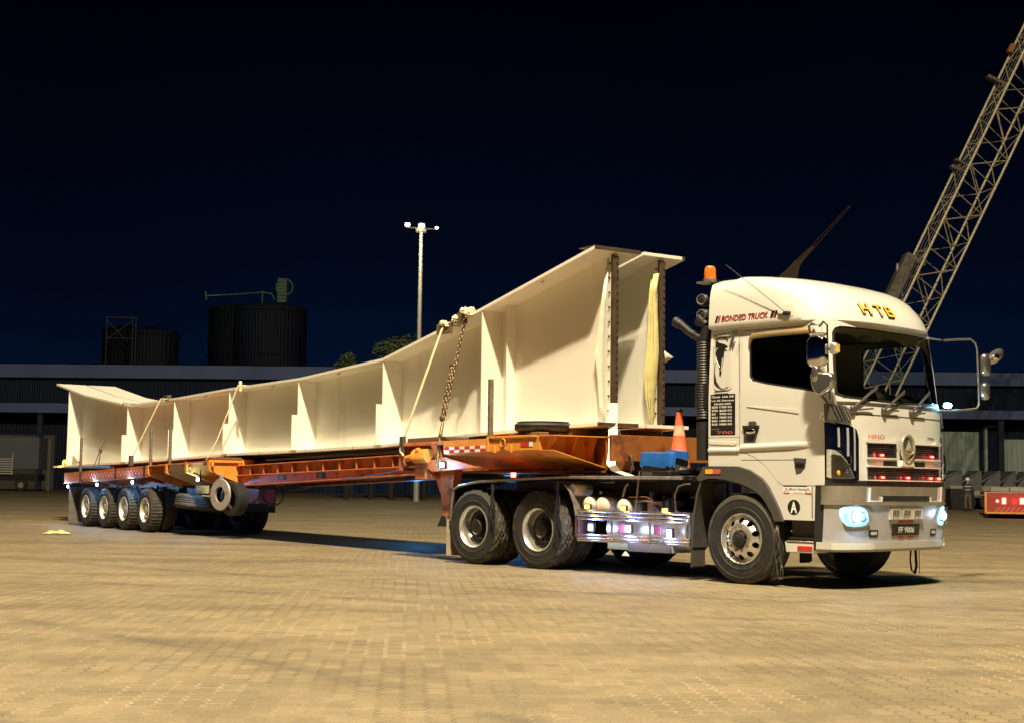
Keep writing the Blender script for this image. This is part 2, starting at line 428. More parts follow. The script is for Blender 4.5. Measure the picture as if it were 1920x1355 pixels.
    h2 = math_('MULTIPLY_ADD', noise(1.4, 4), 2.0, h)
    bp = n.nodes.new('ShaderNodeBump'); bp.inputs['Strength'].default_value = .8; bp.inputs['Distance'].default_value = .016; L(h2, bp.inputs['Height']); L(bp.outputs[0], b.inputs['Normal'])
    return m
g = MB(); xs = [-420, -60, -20, 0, 20, 60, 420]; ys = [-60, 0, 20, 60, 120, 240, 900]
g.grid([[(x, y, 0) for x in xs] for y in ys])
tag(g.build('ground', ground_mat(), ang=0), kind='structure')

# ------------------------------------------------------------------ wheels
def tyre_mesh(b_out, w, r=.53, rim=.295, lug=0, n=120):
    """tyre centred on the axle line, outer face at b_out, w wide (towards -b)"""
    m = MB(); b0 = b_out; b1 = b_out - w
    pr = [(rim - .01, b0 - .05), (rim, b0 - .012), (rim + .02, b0 - .002), (rim + .055, b0 + .006), (rim + .06, b0 + .010), (rim + .075, b0 + .010), (rim + .08, b0 + .006), (rim + .13, b0 + .010), (r - .085, b0 + .006), (r - .080, b0 + .010), (r - .065, b0 + .009), (r - .060, b0 + .003), (r - .035, b0 - .006), (r - .014, b0 - .022)]
    k = 10; tr = []
    for i in range(k + 1):
        tb = b0 - .034 - (w - .068) * i / k
        gr = i in (3, 7) or (lug == 0 and i == 5)
        tr += [(r - (.010 if gr else 0) + (-.004 if i in (0, k) else 0), tb)]
    pr2 = [(r_, b0 + b1 - h_) for r_, h_ in reversed(pr)]
    prof = pr + tr + pr2; nt_ = len(pr)
    def mod(j, i):
        if not lug: return 0
        q = j - nt_
        if -2 <= q <= k + 2:
            ph = (i + (q * 2 if lug == 1 else q * 3)) % 6
            return -.024 if ph in (0, 1) else 0
        return 0
    m.lathe(prof, (0, 0, 0), (0, 1, 0), n, mod=mod, mf=lambda j, i: 1 if nt_ - 3 <= j <= nt_ + k + 2 else 0)
    return m
def steer_rim(b):
    m = MB(); n = 120
    prof = [(.300, b - .02), (.298, b + .002), (.286, b + .006), (.276, b - .004), (.268, b - .03), (.258, b - .040), (.246, b - .034), (.232, b - .020), (.216, b - .006), (.200, b + .008), (.185, b + .020), (.172, b + .028), (.150, b + .034), (.128, b + .036), (.104, b + .030), (.098, b + .020)]
    def skip(j, i):
        if j in (6, 7, 8, 9):
            ph = (i + 6) % 12; wd = {6: 2, 7: 3, 8: 3, 9: 2}[j]
            return abs(ph - 6) < wd or (ph == 6 - wd)
        return False
    m.lathe(prof, (0, 0, 0), (0, 1, 0), n, skip=skip)
    m.lathe([(.29, b - .10), (.20, b - .10), (.05, b - .09), (0.001, b - .09)], (0, 0, 0), (0, 1, 0), 40, m=1)
    m.lathe([(.098, b + .012), (.092, b + .060), (.070, b + .075), (.045, b + .078), (.04, b + .09), (.03, b + .094), (.001, b + .094)], (0, 0, 0), (0, 1, 0), 32, m=1)
    for i in range(10):
        t = 2 * math.pi * (i + .5) / 10; x, z = .145 * math.sin(t), .145 * math.cos(t)
        m.cyl((x, b + .030, z), (x, b + .066, z), .017, .013, 6, 2); m.cyl((x, b + .066, z), (x, b + .080, z), .008, .007, 8, 2)
    return m
def drive_rim(b, deep=.15, k=1.0):
    m = MB(); lathe_ = m.lathe
    m.lathe = lambda pr, *a_, **q_: lathe_([(r_ * k, h_) for r_, h_ in pr], *a_, **q_)
    m.lathe([(.302, b - .02), (.298, b + .002), (.286, b + .005), (.278, b - .006), (.262, b - .04), (.256, b - .07), (.252, b - deep + .02), (.238, b - deep)], (0, 0, 0), (0, 1, 0), 64)
    m.lathe([(.238, b - deep), (.20, b - deep - .012), (.15, b - deep - .006), (.125, b - deep), (.118, b - deep + .02), (.112, b - deep + .085), (.09, b - deep + .105), (.001, b - deep + .108)], (0, 0, 0), (0, 1, 0), 48, m=1)
    for i in range(10):
        t = 2 * math.pi * (i + .5) / 10; x, z = .145 * math.sin(t), .145 * math.cos(t)
        m.cyl((x, b - deep - .006, z), (x, b - deep + .04, z), .016, .013, 6, 1)
        if i % 2:
            x, z = .208 * math.sin(t), .208 * math.cos(t); m.cyl((x, b - deep - .012, z), (x, b - deep - .004, z), .026, .026, 12, 2)
    return m
def make_wheel(parent, a, z, b, kind, side=1, name='wheel'):
    # kind: steer / drive / trailer ; mesh 'wheel' is the rim, tyres are its children
    if kind == 'steer':
        w = steer_rim(b).build(name, ['alu', 'blackmetal', 'chrome'], parent, flip=True)
        ts = [(b, .30, .53, 0)]
    elif kind == 'drive':
        w = drive_rim(b).build(name, ['alu', 'blackmetal', 'black'], parent, flip=True); ts = [(b, .275, .53, 1), (b - .33, .275, .53, 1)]
    else:
        w = drive_rim(b, deep=.13, k=.9).build(name, ['paleRim', 'paleRim2', 'black'], parent, flip=True); ts = [(b, .27, .475, 2), (b - .32, .27, .475, 2)]
    for (bo, wd, r, lug) in ts:
        t = tyre_mesh(bo, wd, r, .295 if r > .5 else .265, lug).build('tyre', ['rubber', 'tread'], w, ang=22, flip=True)
    w.location = (a, 0, z)
    if kind == 'trailer': pass
    if side < 0: w.rotation_euler = (0, 0, math.pi)
    return w
M['paleRim'] = mat('pale_painted_rim', (.62, .58, .50), .4, .3, amt=.12, dirt=(.3, .25, .18), dscale=6, dlev=.6)
M['paleRim2'] = mat('dusty_hub', (.36, .32, .25), .6, .2, amt=.3, dirt=(.1, .08, .06), dscale=7, dlev=.55)
M['visor'] = mat('tinted_visor', (.26, .19, .10), .3, amt=.1, coat=.3)
M['steelgrey'] = mat('grey_metal', (.13, .125, .12), .4, .5, amt=.15)
M['curtaingreen'] = mat('green_curtain', (.20, .28, .20), .9, amt=.2)
M['chromedark'] = mat('dark_chrome', (.30, .30, .33), .10, 1., amt=.15, scale=3, rvar=.06)
M['lampinner'] = mat('lamp_reflector', (.62, .60, .50), .30, .35, amt=.2, scale=20)
M['whitegrey'] = mat('dusty_white_paint', (.52, .51, .48), .4, amt=.06, scale=3, dirt=(.36, .33, .28), dscale=4, dlev=.58)
M['chromedark2'] = mat('band_chrome', (.60, .63, .72), .12, 1., amt=.10, scale=5, rvar=.08)
M['palemud'] = mat('pale_mudflap', (.42, .36, .26), .8, amt=.15, dirt=(.12, .1, .07), dscale=5, dlev=.6)
M['redsheen'] = mat('maroon_mudflap', (.10, .03, .03), .7, amt=.2)
M['pinkmark'] = mat('pink_marker_lens', (.65, .16, .20), .3, amt=.1)
M['mirrorback'] = mat('satin_chrome', (.50, .48, .44), .20, .9, amt=.12, scale=5)
M['goldish'] = mat('amber_marker_lens', (.75, .5, .16), .3, amt=.2)
M['pinkish'] = mat('white_reflective_tape', (.70, .50, .42), .3, amt=.3, scale=30)
M['maroon'] = mat('maroon_paint', (.28, .035, .04), .5, amt=.2)
M['palemetal'] = mat('pale_grey_metal', (.38, .35, .32), .5, .3, amt=.15, dirt=(.2, .17, .14), dscale=6, dlev=.55)
M['greyflap'] = mat('dusty_rubber_flap', (.13, .115, .095), .85, amt=.2)
M['bluecable'] = mat('blue_cable', (.05, .12, .35), .4, amt=.2)
M['bark'] = mat('bark', (.018, .015, .012), .9, amt=.3); M['leaf'] = mat('leaves', (.075, .105, .030), .6, amt=.4, scale=3); M['leaf2'] = mat('dark_leaves', (.030, .045, .014), .6, amt=.4, scale=3)
M['dimsteel'] = mat('weathered_steel', (.20, .20, .19), .5, .4, amt=.2); M['mastpaint'] = mat('pale_mast_paint', (.34, .32, .26), .5, .2, amt=.06, scale=2); M['greenpipe'] = mat('pipe_paint', (.22, .30, .22), .5, amt=.1); M['lorrygrey'] = mat('grey_box_paint', (.11, .115, .145), .6, amt=.08, scale=.6)
M['workwear'] = mat('dark_workwear', (.05, .05, .055), .8, amt=.2); M['workpants'] = mat('grey_brown_trousers', (.13, .10, .085), .85, amt=.3, scale=9); M['skin'] = mat('skin', (.32, .18, .11), .5, amt=.1); M['helmetwhite'] = mat('white_helmet', (.78, .74, .62), .35, amt=.04)
M['craneyellow'] = mat('weathered_yellow_steel', (.42, .37, .25), .5, .2, amt=.25); M['jibred'] = mat('rust_red_steel', (.055, .022, .012), .6, amt=.3); M['bingrey'] = mat('bin_grey_steel', (.14, .15, .155), .5, .4, amt=.25, scale=2); M['bingrey2'] = mat('dusty_deck', (.33, .29, .22), .7, amt=.2, scale=2); M['tailred'] = mat('red_tail_panel', (.32, .03, .02), .5, amt=.15); M['tailhot'] = emit('tail_lamp_red', (1.0, .22, .18), 4); M['cranedark'] = mat('dark_crane_steel', (.09, .08, .06), .7, .2, amt=.5, scale=5)
M['guardchrome'] = mat('scratched_chrome_tube', (.62, .62, .66), .26, .95, amt=.1, scale=20)
# ------------------------------------------------------------------ tractor unit
TR = empty('tractor_truck', (TF.o[0], TF.o[1], 0), TF.rz)
tag(TR, 'white high-roof tractor truck with lit headlamps, parked in front of the girder trailer', 'truck')
def Wz(z): return float(np.interp(z, [.4, .75, 2.2, 2.6, 3.06], [1.235, 1.225, 1.225, 1.205, 1.165]))
def Fz(z): return float(np.interp(z, [.4, .75, 1.2, 1.7, 2.02, 2.14, 3.06], [1.38, 1.42, 1.46, 1.46, 1.44, 1.42, 1.27]))
A0, PW = .85, 3.2
def surf(b, z, off=0.):
    """front surface of the cab: a at (b, z)"""
    W = Wz(z) + off; x = min(1, abs(b / W))
    return A0 + (Fz(z) + off - A0) * (max(0, 1 - x ** PW)) ** (1 / PW)
def outline(W, F, rear, a0=A0, p=PW, n=44, sidecuts=6):
    pts = []
    for i in range(sidecuts): pts.append((rear + (a0 - rear) * i / sidecuts, W))
    for i in range(n + 1):
        t = math.pi * i / n; c_, s_ = math.cos(t), math.sin(t)
        pts.append((a0 + (F - a0) * abs(s_) ** (2 / p), W * math.copysign(abs(c_) ** (2 / p), c_)))
    for i in range(sidecuts): pts.append((a0 + (rear - a0) * (i + 1) / sidecuts, -W))
    return pts
def loft(rows, m=None, cap=True):
    m = m or MB(); n = len(rows[0]); o = len(m.v)
    m.grid(rows, closed=True)
    if cap: m.f += [tuple(range(o, o + n)), tuple(range(o + (len(rows) - 1) * n, o + len(rows) * n))]; m.mi += [0, 0]
    return m
def cab_solid(off, z0, z1, rear=-.5, k=16):
    rows = []
    for i in range(k + 1):
        z = z0 + (z1 - z0) * i / k
        rows.append([(a, b, z) for a, b in outline(Wz(z) + off, Fz(z) + off, rear - off)])
    return loft(rows)
def patch(b0, b1, z0, z1, off, nb=24, nz=6, poly=None):
    """a sheet that follows the cab front between b0..b1 and z0..z1"""
    rows = []
    for j in range(nz + 1):
        z = z0 + (z1 - z0) * j / nz
        rows.append([(surf(b0 + (b1 - b0) * i / nb, z, off), b0 + (b1 - b0) * i / nb, z) for i in range(nb + 1)])
    return rows
def slab(m, b0, b1, z0, z1, off, th=.02, nb=20, nz=4, mi=0):
    """solid plate following the cab front, th thick outwards from off"""
    A = patch(b0, b1, z0, z1, off, nb, nz); B = patch(b0, b1, z0, z1, off + th, nb, nz)
    m.grid(A, mi); m.grid(B, mi); m.grid([A[0], B[0]], mi); m.grid([A[-1], B[-1]], mi)
    m.grid([[r[0] for r in A], [r[0] for r in B]], mi); m.grid([[r[-1] for r in A], [r[-1] for r in B]], mi)
    return m
def fpoly(m, poly, off, th=.01, mi=0, nz=14, nb=12):
    """plate with the outline poly in (b,z) that follows the curved front surface (outline must be convex in b)"""
    z0 = min(q[1] for q in poly) + 1e-4; z1 = max(q[1] for q in poly) - 1e-4; n = len(poly); A = []; B = []
    for j in range(nz + 1):
        z = z0 + (z1 - z0) * (1 - math.cos(math.pi * j / nz)) / 2; xs_ = []
        for (b0, za), (b1, zb_) in zip(poly, poly[1:] + poly[:1]):
            if (za - z) * (zb_ - z) <= 0 and za != zb_: xs_.append(b0 + (b1 - b0) * (z - za) / (zb_ - za))
        lo, hi = min(xs_), max(xs_)
        ts = [(1 - (1 - i / nb) ** 2) if hi > -lo else (i / nb) ** 2 for i in range(nb + 1)]
        bs = [lo + (hi - lo) * t for t in ts]
        A.append([(surf(b, z, off), b, z) for b in bs]); B.append([(surf(b, z, off + th), b, z) for b in bs])
    m.grid(A, mi); m.grid(B, mi); m.grid([A[0], B[0]], mi); m.grid([A[-1], B[-1]], mi)
    m.grid([[r[0] for r in A], [r[0] for r in B]], mi); m.grid([[r[-1] for r in A], [r[-1] for r in B]], mi)
    return m
def rrect(x0, x1, y0, y1, r, k=4):
    p = []
    for cx, cy, t0 in ((x1 - r, y1 - r, 0), (x0 + r, y1 - r, 90), (x0 + r, y0 + r, 180), (x1 - r, y0 + r, 270)):
        for i in range(k + 1):
            t = R(t0 + 90 * i / k); p.append((cx + r * math.cos(t), cy + r * math.sin(t)))
    return p
def tmp(m, flip=True):  # a cutter
    return m.build('cutter', [], TR, ang=0, flip=flip)
def side_prism(poly, b0, b1): return MB().prism([(a, b0, z) for a, z in poly], (0, b1 - b0, 0))

shell = cab_solid(0, .77, 3.05).build('cab_body', ['white'], TR, flip=True)
boolean(shell, tmp(cab_solid(-.045, .70, 3.00, k=8)))
sidewin = [(.10, 2.43), (.095, 2.86), (.12, 2.915), (.17, 2.94), (.95, 2.94), (1.005, 2.925), (1.03, 2.87), (1.05, 2.22), (.36, 2.335), (.14, 2.385)]
boolean(shell, tmp(side_prism(sidewin, 1.5, -1.5)))
ws = [(b, z) for b, z in [(-1.11, 2.19), (-1.02, 2.155), (-.7, 2.135), (0, 2.12), (.7, 2.135), (1.02, 2.155), (1.11, 2.19), (1.085, 2.60), (1.055, 2.90), (1.02, 2.96), (.95, 2.985), (-.95, 2.985), (-1.02, 2.96), (-1.055, 2.90), (-1.085, 2.60)]]
boolean(shell, tmp(MB().prism([(.75, b, z) for b, z in ws], (1.2, 0, 0))))
arch = [(-.7, .3), (-.7, 1.385), (-.04, 1.38), (.14, 1.335), (.315, 1.24), (.41, 1.14), (.48, 1.02), (.56, .88), (.615, .75), (.615, .3)]
boolean(shell, tmp(side_prism(arch, 1.5, -1.5)))
# front lower part of the shell is replaced by the bumper; cut the grille box open
doorpoly = [(-.02, 2.985), (1.065, 2.985), (1.085, 2.40), (1.15, 2.16), (1.155, 1.165), (.60, 1.165), (.52, 1.20), (.40, 1.335), (.30, 1.42), (.19, 1.487), (.08, 1.53), (-.02, 1.55)]
door = bpy.data.objects.new('door', shell.data.copy()); col.objects.link(door); door.parent = TR
ctr = lambda poly, k: [((a - .5) * (1 + k) + .5, (z - 2.1) * (1 + k * .7) + 2.1) for a, z in poly]
boolean(door, tmp(side_prism(doorpoly, 1.4, .93)), 'INTERSECT')
boolean(shell, tmp(side_prism(ctr(doorpoly, .014), 1.4, .90)))
boolean(shell, tmp(side_prism([(-.53, 1.600), (-.53, 1.607), (1.3, 1.607), (1.3, 1.600)], 1.4, 1.21)))
# black void behind the front so nothing shows through seams
m = MB(); m.box(-.44, 1.10, -1.13, 1.13, 1.42, 1.46); m.box(.9, 1.12, -1.10, 1.10, .8, 2.0); m.build('floor_panel', 'black', TR, flip=True)
# belt ledge on the door and quarter panel
m = MB(); m.hexa([(-.50, 1.18, 1.535), (-.50, 1.245, 1.555), (-.50, 1.245, 1.590), (-.50, 1.18, 1.635)], [(-.03, 1.18, 1.535), (-.03, 1.245, 1.555), (-.03, 1.245, 1.590), (-.03, 1.18, 1.635)])
m.build('quarter_panel_ledge', 'white', TR, flip=True, bevel=.008)
m = MB()
rows = []
for i in range(13):
    a = -.015 + 1.10 * i / 12; W = 1.218 if a < .8 else 1.225 * (1 - ((a - A0) / .6) ** PW) ** (1 / PW) - .006 if a > A0 else 1.218
    k = 1 if a < .75 else max(.15, 1 - (a - .75) / .4)
    zc = 1.60 + .03 * a
    rows.append([(a, W, zc - .05), (a, W + .022 * k, zc - .030), (a, W + .030 * k, zc), (a, W + .022 * k, zc + .028), (a, W, zc + .045)])
m.grid(rows); m.build('door_ledge', 'white', door, flip=True, ang=60)
# horizontal seam in the door
m = MB(); m.box(.0, .80, 1.22, 1.2262, 1.452, 1.458); m.build('door_seam', 'black', door, flip=True)
# crease wedge of the door
m = MB(); m.prism([(.08, 1.222, 2.085), (.82, 1.222, 2.035), (.82, 1.222, 1.985)], (0, .010, 0)); m.build('door_crease', 'white', door, flip=True)
# door handle and its recess, mirrored lower black scoop
m = MB(); m.prism([(a, 1.2235, z) for a, z in [(.03, 1.66), (.03, 1.86), (.26, 1.86), (.23, 1.75), (.20, 1.66)]], (0, .004, 0), 0)
m.box(.03, .26, 1.222, 1.250, 1.825, 1.86, 1); m.blob((.155, 1.252, 1.79), (.065, .018, .030), m=2)
m.prism([(a, 1.2235, z) for a, z in rrect(.10, .22, 1.855, 1.91, .027)], (0, .006, 0), 0)
m.build('handle', ['greyflare', 'black', 'chrome'], door, flip=True)
m = MB(); m.prism([(a, 1.2205, z) for a, z in [(.74, 1.48), (.92, 1.47), (.90, 1.36), (.84, 1.30), (.775, 1.285)]], (0, .006, 0), 0)
m.box(.77, .895, 1.226, 1.245, 1.405, 1.425, 1); m.build('grab_recess', ['greyflare', 'black'], door, flip=True, bevel=.003)
# side window: frame, glass, rain visor
def ringprism(m, poly, b, d, k=.965, mi=0):
    ca = sum(p[0] for p in poly) / len(poly); cz = sum(p[1] for p in poly) / len(poly); n = len(poly)
    inn = [(ca + (a - ca) * k, cz + (z - cz) * (k - .02)) for a, z in poly]
    o = [(a, b, z) for a, z in poly]; i_ = [(a, b, z) for a, z in inn]; o2 = [(a, b + d, z) for a, z in poly]; i2 = [(a, b + d, z) for a, z in inn]
    f = []
    for i in range(n):
        j = (i + 1) % n
        f += [(i, j, n + j, n + i), (2 * n + i, 2 * n + j, 3 * n + j, 3 * n + i), (i, j, 2 * n + j, 2 * n + i), (n + i, n + j, 3 * n + j, 3 * n + i)]
    return m.add(o + i_ + o2 + i2, f, mi)
for sd in (1, -1):
    par = door if sd > 0 else TR
    m = MB(); ringprism(m, sidewin, 1.165 * sd, .032 * sd); w_ = m.build('window_frame', 'black', par, flip=True)
    m = MB(); m.add([(a, 1.175 * sd, z) for a, z in sidewin], [tuple(range(len(sidewin)))]); m.build('window_pane', 'tint' if sd > 0 else 'glass', par, flip=True)
m = MB(); rows = []
for a, z, o in [(.075, 2.78, 0), (.085, 2.90, .6), (.13, 2.955, 1), (.5, 2.965, 1), (.93, 2.965, 1), (1.0, 2.945, .8), (1.02, 2.90, .3)]:
    W = Wz(z); rows.append([(a, W + .002, z + .008), (a, W + .03 * o + .004, z - .012), (a + (.03 if a < .2 else 0), W + .042 * o + .004, z - .075)])
m.grid(rows); v_ = m.build('rain_visor', 'visor', door, flip=True, ang=60); s_ = v_.modifiers.new('s', 'SOLIDIFY'); s_.thickness = .005
# windshield
rows = []
ws_b = [-1.13 + 2.26 * i / 36 for i in range(37)]
for j in range(13):
    z = 2.11 + .89 * j / 12; w = 1.13 - .055 * j / 12
    rows.append([(surf(b * w / 1.13, z, -.016), b * w / 1.13, z) for b in ws_b])
m = MB(); m.grid(rows); wsh = m.build('windshield', 'glass', TR, flip=True, ang=60)
# black frit border and rubber
m = MB(); n = len(ws)
def sub(poly, k=4):
    o = []
    for i, p in enumerate(poly):
        q = poly[(i + 1) % len(poly)]
        for t in range(k): o.append((p[0] + (q[0] - p[0]) * t / k, p[1] + (q[1] - p[1]) * t / k))
    return o
wsf = sub(ws, 5); N = len(wsf)
inn = [(b * .965, 2.56 + (z - 2.56) * (.93 if z < 2.56 else .965)) for b, z in wsf]
rr_ = [[(surf(b, z, -.010), b, z) for b, z in wsf], [(surf(b, z, -.012), b, z) for b, z in inn]]
m.grid([r + [r[0]] for r in rr_]); m.build('windshield_border', 'black', wsh, flip=True)
# interior
m = MB(); rows = []
for b in [-1.1 + 2.2 * i / 20 for i in range(21)]:
    rows.append([(.55, b, 2.02), (.62, b, 2.13), (.85, b, 2.16), (surf(b, 2.12, -.06), b, 2.115), (surf(b, 2.12, -.06), b, 1.9)])
m.grid(rows); dsh = m.build('dashboard', 'dash', TR, flip=True)
m = MB()
for b0, b1, z0_, z1_, z2_ in ((.93, .74, 2.15, 2.175, 2.215), (.40, .22, 2.15, 2.235, 2.285), (-.12, -.34, 2.15, 2.20, 2.215)):
    A_ = [(surf(b0, z0_, -.07), b0, z0_), (surf(b1, z0_, -.07), b1, z0_), (surf(b1, z1_, -.10), b1, z1_), (surf(b0, z2_, -.10), b0, z2_)]
    m.prism(A_, (-.006, 0, 0))
m.build('papers', 'paper', dsh, flip=True)
m = MB(); m.blob((1.24, .12, 2.20), (.04, .045, .06)); m.cyl((1.24, .12, 2.20), (1.24, .12, 2.30), .032, .014, 10); m.blob((1.20, .06, 2.18), (.06, .05, .035)); m.build('green_bottle', 'green', dsh, flip=True)
m = MB(); m.blob((1.02, .62, 2.14), (.16, .34, .16), p=2.4, nu=28); m.build('instrument_hood', 'dash', dsh, flip=True, ang=60)
m = MB(); m.box(1.16, 1.24, -.62, -.02, 2.13, 2.175); m.blob((1.18, -.52, 2.21), (.05, .07, .05)); m.build('dash_tray', 'seat', dsh, flip=True)
m = MB(); m.cyl((.84, .52, 2.02), (.68, .52, 2.24), .03, .03, 10); m.torus((.67, .52, 2.25), (.80, 0, -.6), .235, .016, 32, 8); m.box(.66, .68, .30, .74, 2.235, 2.26)
m.build('steering_wheel', 'steelgrey', TR, flip=True)
for b in (.52, -.52):
    m = MB(); m.box(-.05, .42, b - .25, b + .25, 1.85, 2.0); m.hexa([(-.20, b - .24, 1.9), (-.20, b + .24, 1.9), (-.30, b + .22, 2.62), (-.30, b - .22, 2.62)], [(-.02, b - .24, 1.9), (-.02, b + .24, 1.9), (-.18, b + .22, 2.62), (-.18, b - .22, 2.62)])
    m.box(-.27, -.17, b - .14, b + .14, 2.64, 2.80); m.build('seat', 'seat', TR, flip=True, bevel=.03)
# scalloped curtain behind the glass top
sc_pts = [(-1.06, 2.60), (-.95, 2.74), (-.78, 2.845), (-.60, 2.865), (-.42, 2.855), (-.30, 2.825), (-.20, 2.87), (-.02, 2.90), (.14, 2.89), (.28, 2.845), (.40, 2.905), (.55, 2.905), (.68, 2.865), (.82, 2.90), (.98, 2.90), (1.07, 2.87)]
m = MB(); f_ = []
for (b0, z0), (b1, z1) in zip(sc_pts, sc_pts[1:]):
    for t in range(4):
        k = t / 4; f_.append((b0 + (b1 - b0) * k, z0 + (z1 - z0) * k))
f_.append(sc_pts[-1])
m.grid([[(surf(b, 2.99, -.034 - .006 * math.sin(b * 60)), b, 3.0) for b, z in f_], [(surf(b, z, -.036 + .006 * math.sin(b * 60)), b, z) for b, z in f_]])
m.build('windshield_curtain', 'fringe', TR, flip=True, ang=60)
m = MB(); m.prism([(-.40, -1.14, 2.2), (-.40, 1.14, 2.2), (-.40, 1.10, 2.98), (-.40, -1.10, 2.98)], (.02, 0, 0)); m.build('rear_curtain', 'seat', TR, flip=True)
m = MB()
for sd in (1,): 
    for i in range(14):
        a0 = -.36 + i * .028
        m.box(a0, a0 + .016, 1.10 + .02 * (i % 2), 1.125 + .02 * (i % 2), 2.2, 2.96)
m.build('side_curtain', 'curtaingreen', TR, flip=True)

# roof fairing
rowsF = []
zs = [3.035, 3.05, 3.10, 3.20, 3.30, 3.40, 3.48, 3.54, 3.59, 3.63, 3.66, 3.685, 3.70]
Fs = [1.325, 1.335, 1.315, 1.265, 1.19, 1.10, .99, .86, .70, .50, .28, .02, -.15]
Ws = [1.215, 1.228, 1.228, 1.222, 1.214, 1.204, 1.19, 1.172, 1.148, 1.11, 1.05, .93, .75]
for z, F, W in zip(zs, Fs, Ws):
    rr0 = -.50 - .005 * (z - 3.035) if z < 3.6 else -.50 + (z - 3.6) * 1.1
    a0 = max(-.30, F - .75)
    rowsF.append([(a, b, z - (.02 * (a < -.2) if z > 3.6 else 0)) for a, b in outline(W, F, rr0, a0=a0, p=3.0)])
fm = loft(rowsF)
roof = fm.build('roof_fairing', ['roofwhite'], TR, flip=True, ang=50)
sub_ = roof.modifiers.new('b', 'BEVEL'); sub_.width = .012; sub_.segments = 2; sub_.limit_method = 'ANGLE'; sub_.angle_limit = R(50)
# dark underside gap + front peak lip
m = MB(); rows = []
for z, o in ((2.998, -.015), (3.034, .0)):
    rows.append([(a, b, z) for a, b in outline(Wz(z) + o, Fz(3.04) + o, -.495)])
loft(rows, m); m.build('roof_gap_seal', 'greyflare', TR, flip=True)
# side shoulder swage of the fairing
# antenna base and whip
m = MB(); m.prism([(a, 1.215, z) for a, z in rrect(.565, .745, 3.11, 3.25, .02)], (0, .012, 0), 0); m.blob((.66, 1.235, 3.145), (.055, .03, .028), m=1); m.blob((.60, 1.235, 3.135), (.07, .016, .012), m=2)
m.tube([(.652, 1.25, 3.155), (.25, 1.28, 3.47), (-.177, 1.30, 3.79)], [.005, .004, .003], 6, 2); m.build('radio_antenna', ['girder', 'black', 'steelgrey'], roof, flip=True)
# lettering on the roof
m = MB(); W_ = lambda z: float(np.interp(z, zs, Ws))
m.text('BONDED TRUCK', (.045, 1.2290, 3.147), (1, 0, 0), (0, 0, 1), .1, m=0, shear=.25, bold=.035, aspect=(.70, .078))
m.text('BONDED TRUCK', (.045, 1.2300, 3.147), (1, 0, 0), (0, 0, 1), .1, m=1, shear=.25, bold=.012, aspect=(.69, .070))
for a0, w_, mi in ((-.405, .028, 0), (-.37, .012, 1), (-.352, .012, 1), (.415, .035, 0), (.455, .018, 1), (.477, .022, 0)):
    m.add([(a0, 1.2292, 3.105), (a0 + w_, 1.2292, 3.105), (a0 + w_ + .03, 1.2292, 3.192), (a0 + .03, 1.2292, 3.192)], [(0, 1, 2, 3)], mi)
m.build('bonded_truck_lettering', ['decalblack', 'decalred'], roof, flip=True, ang=0)
m = MB()
def roofsurf(b, z, off=0):
    F = float(np.interp(z, zs, Fs)); W = float(np.interp(z, zs, Ws)); a0 = max(-.30, F - .75); x = min(1, abs(b / W))
    return a0 + (F - a0) * (1 - x ** 3.0) ** (1 / 3.0) + off
for ch, bc in (('H', .52), ('T', .25), ('B', .03)):
    for k, (off, bo, db, dz, mi) in enumerate(((.004, .045, -.012, -.008, 0), (.010, .012, 0, 0, 1))):
        z = 3.225; b = bc + db; o_ = Vector((roofsurf(b, z, off) + .012, b, z + dz))
        u = Vector((roofsurf(b - .05, z) - roofsurf(b + .05, z), -.1, 0)); v = Vector((roofsurf(b, z + .07) - roofsurf(b, z - .07), 0, .14))
        m.text(ch, o_, u, v, .2, m=mi, bold=bo, aspect=(.165, .165))
m.build('roof_letters', ['decalblack', 'gold'], roof, flip=True, ang=0)

# hood line under the windshield
m = MB(); slab(m, -1.08, 1.08, 1.972, 1.980, -.004, .006, 30, 1); m.build('hood_seam', 'black', TR, flip=True)
m = MB(); slab(m, -1.10, 1.10, 2.095, 2.118, -.01, .022, 30, 1); m.build('cowl_seal', 'greyflare', TR, flip=True)
# wipers
for b0, z0, b1, z1 in ((.963, 2.045, .579, 2.285), (.467, 2.042, .031, 2.262), (-.113, 2.038, -.559, 2.283)):
    m = MB(); P0 = (surf(b0, z0, .03), b0, z0); P1 = (surf(b1, z1, .05), b1, z1)
    m.tube([P0, ((P0[0] + P1[0]) / 2 + .01, (b0 + b1) / 2, (z0 + z1) / 2), P1], [.014, .010, .008], 6)
    m.blob(P0, (.03, .035, .03)); 
    q0 = Vector(((P0[0] + P1[0]) / 2, (b0 + b1) / 2, (z0 + z1) / 2)); d_ = Vector(P1) - Vector(P0)
    s0 = Vector(P0) + d_ * .42; s1 = Vector(P0) + d_ * 1.04
    m.prism([s0 + Vector((-.004, 0, -.018)), s1 + Vector((-.004, 0, -.020)), s1 + Vector((-.004, 0, .020)), s0 + Vector((-.004, 0, .018))], (.012, 0, 0))
    m.tube([(surf(b0 - .04, z0 - .03, .02), b0 - .04, z0 - .025), (surf(b0 - .30, z0 - .01, .03), b0 - .30, z0 + .005)], .010, 6)
    m.build('wiper', 'steelgrey', TR, flip=True)
